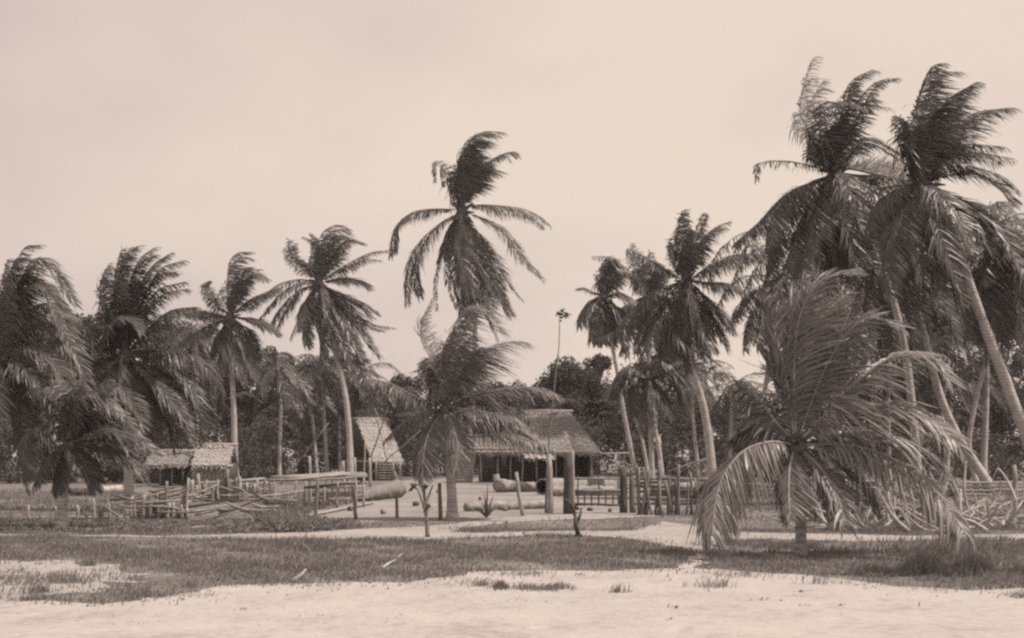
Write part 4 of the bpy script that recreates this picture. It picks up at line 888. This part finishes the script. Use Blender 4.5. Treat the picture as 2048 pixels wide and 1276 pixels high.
lean1('dark pole crossing the front of the pale thatch roof', (722, 975), (776, 815), 70, 0.05, M_WOODD)
lean1('pole slanting up from the small hut towards the young palm', (722, 965), (842, 860), 70.4, 0.045)
lean1('pole lying along the slope of the pale thatch roof', (752, 838), (776, 935), 73.0, 0.035, M_WOODD, d2=71.4)

# ------------------------------------------------------------------ logs
def log(name, label, a, b, d0, d1, r0, r1, hollow=False, cat='log', group='logs lying in the yard', mat=None, jit=0.05, sink=0.12):
    jit = jit*1.3
    p0, p1 = at(a[0], a[1], d0), at(b[0], b[1], d1); p0[2] = r0*(1-sink); p1[2] = r1*(1-sink); mid = (p0+p1)/2
    mb = MB(); NL = 12 if hollow else 22
    C = stick_pts(p0, p1, RNG.normal(0, .06), NL) + RNG.normal(0, 0.014, (NL, 3)); R = np.linspace(r0, r1, NL)*(1 + RNG.normal(0, 0.05, NL))
    if not hollow:
        mb.tube(C, R, 15, jit=jit); o = mb.build(name, mat or M_LOG, None, False)
        V = np.array(mid); V[2] = 0; shift(o, V); tag(o, label, cat, group); return o
    o = thing(name, (mid[0], mid[1], 0), label, cat, group)
    mb.tube(C, R, 16, cap=False, jit=0.03); mb.build('shell', mat or M_LOG, o, True)
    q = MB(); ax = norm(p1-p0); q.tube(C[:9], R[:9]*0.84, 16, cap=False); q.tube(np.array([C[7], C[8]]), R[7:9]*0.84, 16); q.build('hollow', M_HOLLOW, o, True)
    rim = MB(); th = np.linspace(0, 2*math.pi, 16, endpoint=False); A = norm(np.cross(ax, (0, 0, 1.0))); B = np.cross(ax, A)
    Vo = C[0] + (A*np.cos(th)[:, None] + B*np.sin(th)[:, None])*R[0]*1.01 - ax*0.003; Vi = C[0] + (A*np.cos(th)[:, None] + B*np.sin(th)[:, None])*R[0]*0.82 - ax*0.003
    rim.quads(np.vstack((Vo, Vi)), [(i, (i+1) % 16, 16+(i+1) % 16, 16+i) for i in range(16)]); rim.build('rim', M_LOG, o)
    return o
def shift(o, b):
    me = o.data; co = np.empty(len(me.vertices)*3, np.float32); me.vertices.foreach_get('co', co)
    me.vertices.foreach_set('co', (co.reshape(-1, 3) - np.asarray(b, np.float32)).ravel()); me.update(); o.location = tuple(float(v) for v in b)
log('fallen_log', 'long straight log with shaded side lying beside the path', (932, 1010), (1102, 1000), 33.6, 35.6, 0.135, 0.12, mat=M_LOG)
log('fallen_log', 'thick rough log lying askew right of the platform', (796, 986), (722, 1000), 45.0, 40.5, 0.34, 0.20, mat=M_WOODM, jit=0.08)
log('hollow_log', 'big hollowed log with dark open end facing the path', (1085, 968), (1215, 958), 47.5, 53.0, 0.36, 0.30, hollow=True)
log('fallen_log', 'pale tapering log with blunt end pointing left in the yard', (998, 972), (1092, 965), 50.5, 53.5, 0.30, 0.17)
log('fallen_log', 'smooth pale log behind the gate bars', (1096, 980), (1250, 975), 46.0, 47.0, 0.20, 0.20)
log('fallen_log', 'pale log lying behind the crossed stakes right of the gate', (1300, 975), (1480, 962), 46.0, 52.0, 0.30, 0.28)
log('fallen_log', 'dark short log lying on the ground at the far left', (140, 995), (186, 988), 46.0, 46.5, 0.16, 0.14, mat=M_WOODD)
log('fallen_log', 'bleached short log lying behind the bushy palm trunk', (184, 987), (244, 985), 50.0, 51.0, 0.15, 0.17, mat=M_THATCHB)
b = at(992, 968, 60.0); st = MB(); st.tube([(b[0], b[1], 0), (b[0]+.03, b[1], 0.3), (b[0], b[1], 0.62)], [0.19, 0.16, 0.17], 12, jit=0.04); o = st.build('tree_stump', M_LOG, None, True); shift(o, (b[0], b[1], 0)); tag(o, 'upright pale stump at the edge of the dark porch', 'stump')

# ------------------------------------------------------------------ small plants
def sapling(lab, base, stems, leaves, r, mat, seed):
    rng = np.random.default_rng(seed); d = dist(base[1]); b = at(base[0], base[1], d); b[2] = 0
    o = thing('sapling', b, lab, 'sapling', 'saplings by the path'); mb = MB()
    for s in stems:
        P = [at(x, y, d + rng.uniform(-.1, .1)*(i > 0)) for i, (x, y) in enumerate(s)]; P[0][2] = max(P[0][2], 0)
        C, _ = spline(P, 12); mb.tube(C, np.linspace(r if s is stems[0] else r*.5, r*.25, 12), 6, jit=0.12)
    mb.build('stem', mat, o); lf = MB()
    for (x, y, s, n) in leaves: leaf_cards(lf, at(x, y, d) + rng.normal(0, s*d/F, (n, 3)), 0.13, rng, asp=0.4)
    lf.build('foliage', M_BUSH, o)
sapling('thin forked sapling with bare upright twigs in front of the yard', (856, 1075), [[(856, 1075), (853, 1040), (851, 1010), (848, 968)], [(852, 1030), (838, 985), (827, 968)], [(852, 1010), (860, 985), (866, 970)], [(852, 1020), (847, 990), (845, 975)]],
        [(850, 975, 4, 12), (828, 972, 4, 12), (858, 1015, 6, 10)], 0.055, M_WOODM, 71)
sapling('dark crooked sapling stump in front of the left gate post', (1158, 1074), [[(1158, 1074), (1152, 1050), (1150, 1030), (1143, 1008)], [(1150, 1030), (1139, 1005), (1130, 998)], [(1152, 1050), (1160, 1030), (1163, 1015)]],
        [(1150, 1015, 5, 14)], 0.07, M_WOODD, 72)
# slender bare tree with a tuft of leaves on top
dS = dist(1026); b = at(1092, 1026, dS); b[2] = 0
o = thing('slender_tree', b, 'very thin bare-stemmed tree with a small leaf tuft on top beside the gate', 'tree'); mb = MB()
C, _ = spline([b, at(1097, 900, dS), at(1110, 760, dS), at(1118, 690, dS), at(1119, 632, dS)], 24); mb.tube(C, np.linspace(0.04, 0.01, 24), 6, jit=.1); mb.build('trunk', M_WOODM, o)
lf = MB(); rg = np.random.default_rng(5)
for x, y in ((1118, 627), (1126, 624), (1134, 630), (1122, 632)): leaf_cards(lf, at(x, y, dS) + rg.normal(0, .045, (16, 3)), 0.11, rg)
lf.build('crown', M_BROAD, o)
# agave
dA = dist(1036); b = at(973, 1036, dA); b[2] = 0
o = thing('agave_plant', b, 'spiky agave with stiff pointed leaves beside the long log', 'plant')
for x, y, w, dy in ((943, 1012, .07, -.2), (975, 968, .06, 0), (987, 992, .08, .1), (955, 1022, .07, -.4), (990, 1018, .07, -.3), (962, 1000, .06, .3), (1000, 1012, .06, .25), (968, 985, .06, -.15)):
    t = at(x, y, dA+dy); mb = MB(); C, _ = spline([b + (0, 0, .03), (b+t)/2 + (0, 0, .06), t], 7); ax = norm(np.cross(C[-1]-C[0], (0, 1.0, 0.2)))
    w_ = w*np.array((.7, 1, 1, .85, .6, .35, .05))[:, None]; V = np.concatenate((C-ax*w_/2, C + np.array((0, .012, -.012)), C+ax*w_/2)); k = 7
    mb.quads(V, [(i, i+1, k+i+1, k+i) for i in range(6)] + [(k+i, k+i+1, 2*k+i+1, 2*k+i) for i in range(6)]); mb.build('leaf', M_LEAFB, o)

# ------------------------------------------------------------------ grass
def wob(X, Y, s, ph): return np.sin(X*s+ph)*np.cos(Y*s*1.3+ph*2) + 0.6*np.sin(X*s*2.3+Y*s*1.7+ph*3) + 0.35*np.sin(X*s*4.9-Y*s*3.8+ph)
def blades(mb, X, Y, h, rng, w=0.007, lean=0.5):
    n = len(X); a = rng.uniform(0, 6.28, n); D = np.stack((np.cos(a), np.sin(a), np.zeros(n)), 1)
    L = (rng.normal(0, lean, (n, 1))*h[:, None])*np.stack((np.cos(a*3), np.sin(a*3), np.zeros(n)), 1) + np.array((0.22, 0, 0))*h[:, None]
    B = np.stack((X, Y, np.zeros(n)), 1); M_ = B + np.array((0, 0, 1))*h[:, None]*0.6 + L*0.4; T = B + np.array((0, 0, 1))*h[:, None] + L*1.2
    W = w*(0.6+0.8*rng.random((n, 1)))
    V = np.stack((B-D*W, B+D*W, M_+D*W*.8, M_-D*W*.8, T+D*W*.15, T-D*W*.15), 1).reshape(-1, 3); c = np.arange(n)[:, None]*6
    mb.quads(V, np.concatenate((c+np.array((0, 1, 2, 3)), c+np.array((3, 2, 4, 5))), 1).reshape(-1, 4))
def lawn():
    rng = np.random.default_rng(33); mb = MB()
    def scatter(n, y0, y1, xpad, hfun, dens, w):
        d1, d0 = dist(y0), dist(y1); Y = np.sqrt(rng.uniform(d0**2, d1**2, n)); X = rng.uniform(-1, 1, n)*(1024+xpad)/F*Y
        px = X/Y*F+1024; py = YH + EYE*F/Y
        e_ = rng.random(n)**2; jx, jy = px + rng.normal(0, 40, n)*e_, py + rng.normal(0, 15, n)*e_*(py > 1085) + rng.normal(0, 4, n)*e_
        bad = inside(ROAD, jx, jy) | inside(PATH, jx, jy) | inside(YARD, jx, jy)
        bad |= (px > 250) & (px < 560) & (py > 985) & (py < 1046) & (rng.random(n) < 0.82)
        bad |= inside(BARE, jx, jy) & (rng.random(n) < 0.62 + 0.3*wob(X, Y, 1.7, 2.0))
        k = (rng.random(n) < dens(X, Y, px, py)) & ~bad
        blades(mb, X[k], Y[k], hfun(X, Y, px, py)[k], rng, w)
    def den1(X, Y, px, py):
        d = 0.5 + 0.34*wob(X, Y, 0.9, 1.3) + 0.22*wob(X, Y, 2.6, 3.1)
        d = np.where((px > 1620) & (px < 1830) & (py > 1085), d*0.4, d)                 # worn patch beside the palm
        d = np.where((px < 420) & (py > 1122), d*0.3 + 0.4*(wob(X, Y, 1.2, 4.0) > 0.1), d)
        d = np.where((px > 1150) & (px < 1350) & (py > 1035) & (py < 1065), d*0.8, d)
        return np.clip(d, 0.05, 1)
    def h1(X, Y, px, py):
        h = rng.uniform(0.02, 0.08, len(X))*(1 + 0.4*wob(X, Y, 1.4, 0.4))
        b = np.exp(-((px-1890)/130.0)**2 - ((py-1120)/38.0)**2); h = h*(1 + 2.2*b)
        r = np.exp(-((px-610)/70.0)**2 - ((py-1105)/25.0)**2); h = h*(1 + 1.3*r)
        return np.clip(h, 0.03, 0.5)
    scatter(230000, 1058, 1215, 120, h1, den1, 0.007)
    def den2(X, Y, px, py): return np.clip(0.6 + 0.4*wob(X, Y, 0.6, 2.2), 0.1, 1)*np.where(px < 740, 1.0, 0.6)
    def h2(X, Y, px, py): return rng.uniform(0.04, 0.15, len(X))*(1 + 0.5*wob(X, Y, 0.9, 1.9))*np.where(py > 1022, 0.6, 1.0)
    scatter(80000, 985, 1060, 120, h2, den2, 0.012)
    # thin runners creeping over the pale sand
    n = 5000; Y = rng.uniform(11.0, 15.2, n); X = rng.uniform(-7.5, 0.2, n); px = X/Y*F+1024
    k = wob(X, Y, 1.1, 5.0) + rng.normal(0, .9, n) > 1.3; blades(mb, X[k], Y[k], rng.uniform(0.008, 0.03, n)[k], rng, 0.006)
    tag(mb.build('grass', M_GRASS), 'short dark grass and weeds between the road, path and yard', 'grass', kind='stuff')
lawn()
def grass_clumps():
    rng = np.random.default_rng(77); mb = MB()
    for k in range(150):
        px, py = rng.uniform(-80, 2120), rng.uniform(1086, 1200); q = np.array([px]), np.array([py])
        if inside(ROAD, *q)[0] and rng.random() < .82: continue
        c = gp(px, py); n = int(rng.uniform(30, 120)); r = rng.uniform(.05, .22); h = rng.uniform(.06, .16)
        blades(mb, c[0] + rng.normal(0, r, n), c[1] + rng.normal(0, r*.7, n), h*rng.uniform(.4, 1.1, n), rng, .005, .6)
    tag(mb.build('grass_clumps', M_GRASS), 'scattered taller grass clumps in the dry grass band', 'grass', kind='stuff')
grass_clumps()
def tuft(lab, px, py, wpx, h, n, seed, group=None, d=None):
    rng = np.random.default_rng(seed); c = gp(px, py); W = wpx*c[1]/F; mb = MB()
    X = c[0] + np.clip(rng.normal(0, .3, n), -.9, .9)*W; Y = c[1] + rng.normal(0, .12, n); hh = h*rng.uniform(.4, 1, n)*(0.75 + 0.35*np.sin((X-c[0])*9+seed))
    blades(mb, X, Y, np.clip(hh*np.exp(-(np.abs(X-c[0])/W)**2*3), .02, 1), rng, 0.005, 0.3); o = mb.build('grass_tuft', M_GRASS); shift(o, c); tag(o, lab, 'grass tuft', group)
tuft('sparse left clump of dark grass standing on the bare sand road', 1003, 1178, 46, 0.13, 260, 3, 'grass tufts')
tuft('wider right clump of dark grass standing on the bare sand road', 1083, 1180, 110, 0.17, 620, 5, 'grass tufts')
tuft('dense tall weed clump at the lower right edge of the grass', 1880, 1150, 300, 0.34, 6000, 4, 'grass tufts')
def weeds():
    rng = np.random.default_rng(44); mb = MB()
    for k in range(620):
        px, py = rng.uniform(-60, 700), rng.uniform(1044, 1066)
        if k % 3 == 0: px, py = rng.normal(575, 34), rng.uniform(1014, 1064)
        if k % 7 == 0: px, py = rng.uniform(1620, 2060), rng.uniform(1000, 1062)
        if inside(YARD, np.array([px]), np.array([py]))[0] or inside(PATH, np.array([px]), np.array([py]))[0]: continue
        c = gp(px, py); h = rng.uniform(0.03, 0.10)*(2.4 if abs(px-575) < 55 else 1)
        C = c + rng.normal(0, 1, (55, 3))*np.array((.16, .16, 0)) + np.array((0, 0, 1.0))*(h*rng.random((55, 1))**.7); C[:, 2] = np.maximum(C[:, 2], .02)
        leaf_cards(mb, C, rng.uniform(.06, .12), rng, asp=rng.uniform(.25, .6))
        for q in range(3):
            t = c + np.array((rng.normal(.05, .12), rng.normal(0, .1), h*rng.uniform(.9, 2.4))); mb.tube([c, (c+t)/2 + rng.normal(0, .02, 3), t], [.008, .006, .003], 3, 1, cap=False)
    tag(mb.build('weeds', [M_WEED, M_DEAD]), 'tangle of leafy weeds and dry stems below the stick fence and platform', 'weeds', kind='stuff')
weeds()
# reeds and sticks
for i, (lab, pts) in enumerate((('pale curved dry stalk arching in the grass, left one of a pair', [(594, 1142), (588, 1115), (584, 1095), (592, 1086)]), ('pale curved dry stalk arching in the grass, right one of a pair', [(618, 1142), (621, 1118), (617, 1098), (606, 1088)]))):
    d = dist(1143); P = [at(x, y, d) for x, y in pts]; P[0][2] = 0; C, _ = spline(P, 10); mb = MB(); mb.tube(C, np.linspace(.014, .006, 10), 5); tag(mb.build('dry_stalk', M_DEAD), lab, 'stalk', 'dry stalks in the grass')
def ground_stick(lab, a, b, r, mat, name='dead_stick'):
    p, q = gp(*a, r), gp(*b, r*1.5); mb = MB(); mb.tube(stick_pts(p, q, .02), np.linspace(r, r*.6, 5), 6, jit=.1); tag(mb.build(name, mat), lab, 'stick', 'sticks lying on the ground')
ground_stick('pale stick lying slanted in the dark grass band', (766, 1138), (804, 1112), 0.022, M_THATCHB)
ground_stick('flat pale stick lying in grass under the dry stalks', (585, 1166), (612, 1146), 0.03, M_DEAD)
ground_stick('long pale pole lying on the ground below the stick fence', (370, 1063), (470, 1054), 0.04, M_DEAD)
for i, (x, y, s) in enumerate(((1165, 1152, .10), (1153, 1151, .06), (1520, 1203, .12), (1340, 1217, .13), (1560, 1205, .06), (1610, 1214, .07), (1685, 1213, .08), (1595, 1186, .09), (960, 1172, .08), (360, 1203, .09), (480, 1222, .09))):
    c = gp(x, y); mb = MB(); rg = np.random.default_rng(100+i)
    for k in range(5):
        leaf_cards(mb, c + np.array([[rg.normal(0, s*.4), rg.normal(0, s*.4), .022]]), s*.6, rg, asp=.35)
    o = mb.build('dead_leaf', M_WOODM); shift(o, c)
    tag(o, 'small dark dead leaf scrap lying on the bare sand road', 'leaf', 'leaf scraps on the sand')

for i, (x, y, s_) in enumerate(((766, 1028, .11), (832, 1012, .12), (905, 992, .1), (960, 1000, .09), (1010, 1022, .1), (1180, 1022, .08), (875, 985, .1), (700, 1022, .1), (1075, 1016, .08), (1220, 1024, .08))):
    c = gp(x, y); mb = MB(); a_ = RNG.uniform(0, 3.1); D = np.array((math.cos(a_), math.sin(a_)*.6, .15)); mb.tube([c + D*s_*k + (0, 0, s_*.55) for k in (-1.2, -.8, -.2, .4, .9, 1.2)], [s_*k for k in (.15, .6, .8, .75, .5, .1)], 8, jit=.1)
    o = mb.build('coconut_husk', M_WOODD if i % 2 else M_WOODM); shift(o, c); tag(o, 'small dark coconut husk lying on the pale yard sand', 'husk', 'husks lying in the yard')
def litter():
    rng = np.random.default_rng(88); mb = MB(); P = np.array(ROAD[1:-3], float)
    for k in range(420):
        i = rng.integers(0, len(P)-1); q = P[i] + (P[i+1]-P[i])*rng.random(); py = q[1] + abs(rng.normal(0, 7)) - 1
        if k % 30 == 0: py = rng.uniform(1150, 1270)
        c = gp(q[0] + rng.normal(0, 12), py, .02); leaf_cards(mb, c[None] + rng.normal(0, .03, (2, 3))*np.array((1, 1, .15)), rng.uniform(.015, .05), rng, asp=.4)
    tag(mb.build('litter', M_WOODM), 'fine leaf litter scattered over the sand along the grass edge', 'litter', kind='stuff')
litter()
# brush pile of dead fronds right of the large young palm
bc = gp(1790, 1055); bp = thing('brush_pile', bc, 'heap of curled dead branches and fronds under the right palm', 'brush pile')
rg = np.random.default_rng(55)
for i in range(98):
    px, py = rg.uniform(1610, 2030), rg.uniform(1030, 1066); p = gp(px, py); L = rg.uniform(0.7, 2.0); a = rg.uniform(0.2, 2.9)
    q = p + np.array((math.cos(a)*L*.6, rg.uniform(-.4, .4), abs(math.sin(a))*L*.8)); m = (p+q)/2 + rg.normal(0, .14, 3); m[2] = max(m[2], .05)
    C, _ = spline([p + (0, 0, .02), m, q, q + np.array((rg.uniform(-.3, .3), 0, rg.uniform(-.35, .05)))], 12); C[:, 2] = np.maximum(C[:, 2], .02); mb = MB(); mb.tube(C, np.linspace(rg.uniform(.025, .055), .012, 12), 6, jit=.1); mb.build('branch', M_BRUSH, bp)
lf = MB()
for i in range(130):
    px = rg.uniform(1600, 1900 if i % 5 else 2030); p = gp(px, rg.uniform(1006, 1042)); p[2] = rg.uniform(.05, .95 if px < 1860 else .3)
    leaf_cards(lf, p + rg.normal(0, .16, (60, 3))*np.array((1, 1, .6)), .2, rg, 1 if i % 5 in (0, 2) else 0, asp=.22)
V = lf.v
for v in V: v[:, 2] = np.maximum(v[:, 2], .01)
lf.build('leaf_litter', [M_BUSH, M_LEAFP], bp)

# ------------------------------------------------------------------ thin haze volume, added to lift the dark tones
hz = MB(); hz.box((0, 735, 13.0), (1900, 1620, 30.0)); hm = bpy.data.materials.new('haze'); hm.use_nodes = True; nt = hm.node_tree; nt.nodes.clear()
ho = nt.nodes.new('ShaderNodeOutputMaterial'); pv = nt.nodes.new('ShaderNodeVolumePrincipled'); pv.inputs['Density'].default_value = HAZE; pv.inputs['Color'].default_value = (0.95, 0.9, 0.88, 1)
nt.links.new(pv.outputs[0], ho.inputs['Volume']); tag(hz.build('haze', hm), 'thin pale haze added to lift the dark tones', 'haze', kind='stuff')
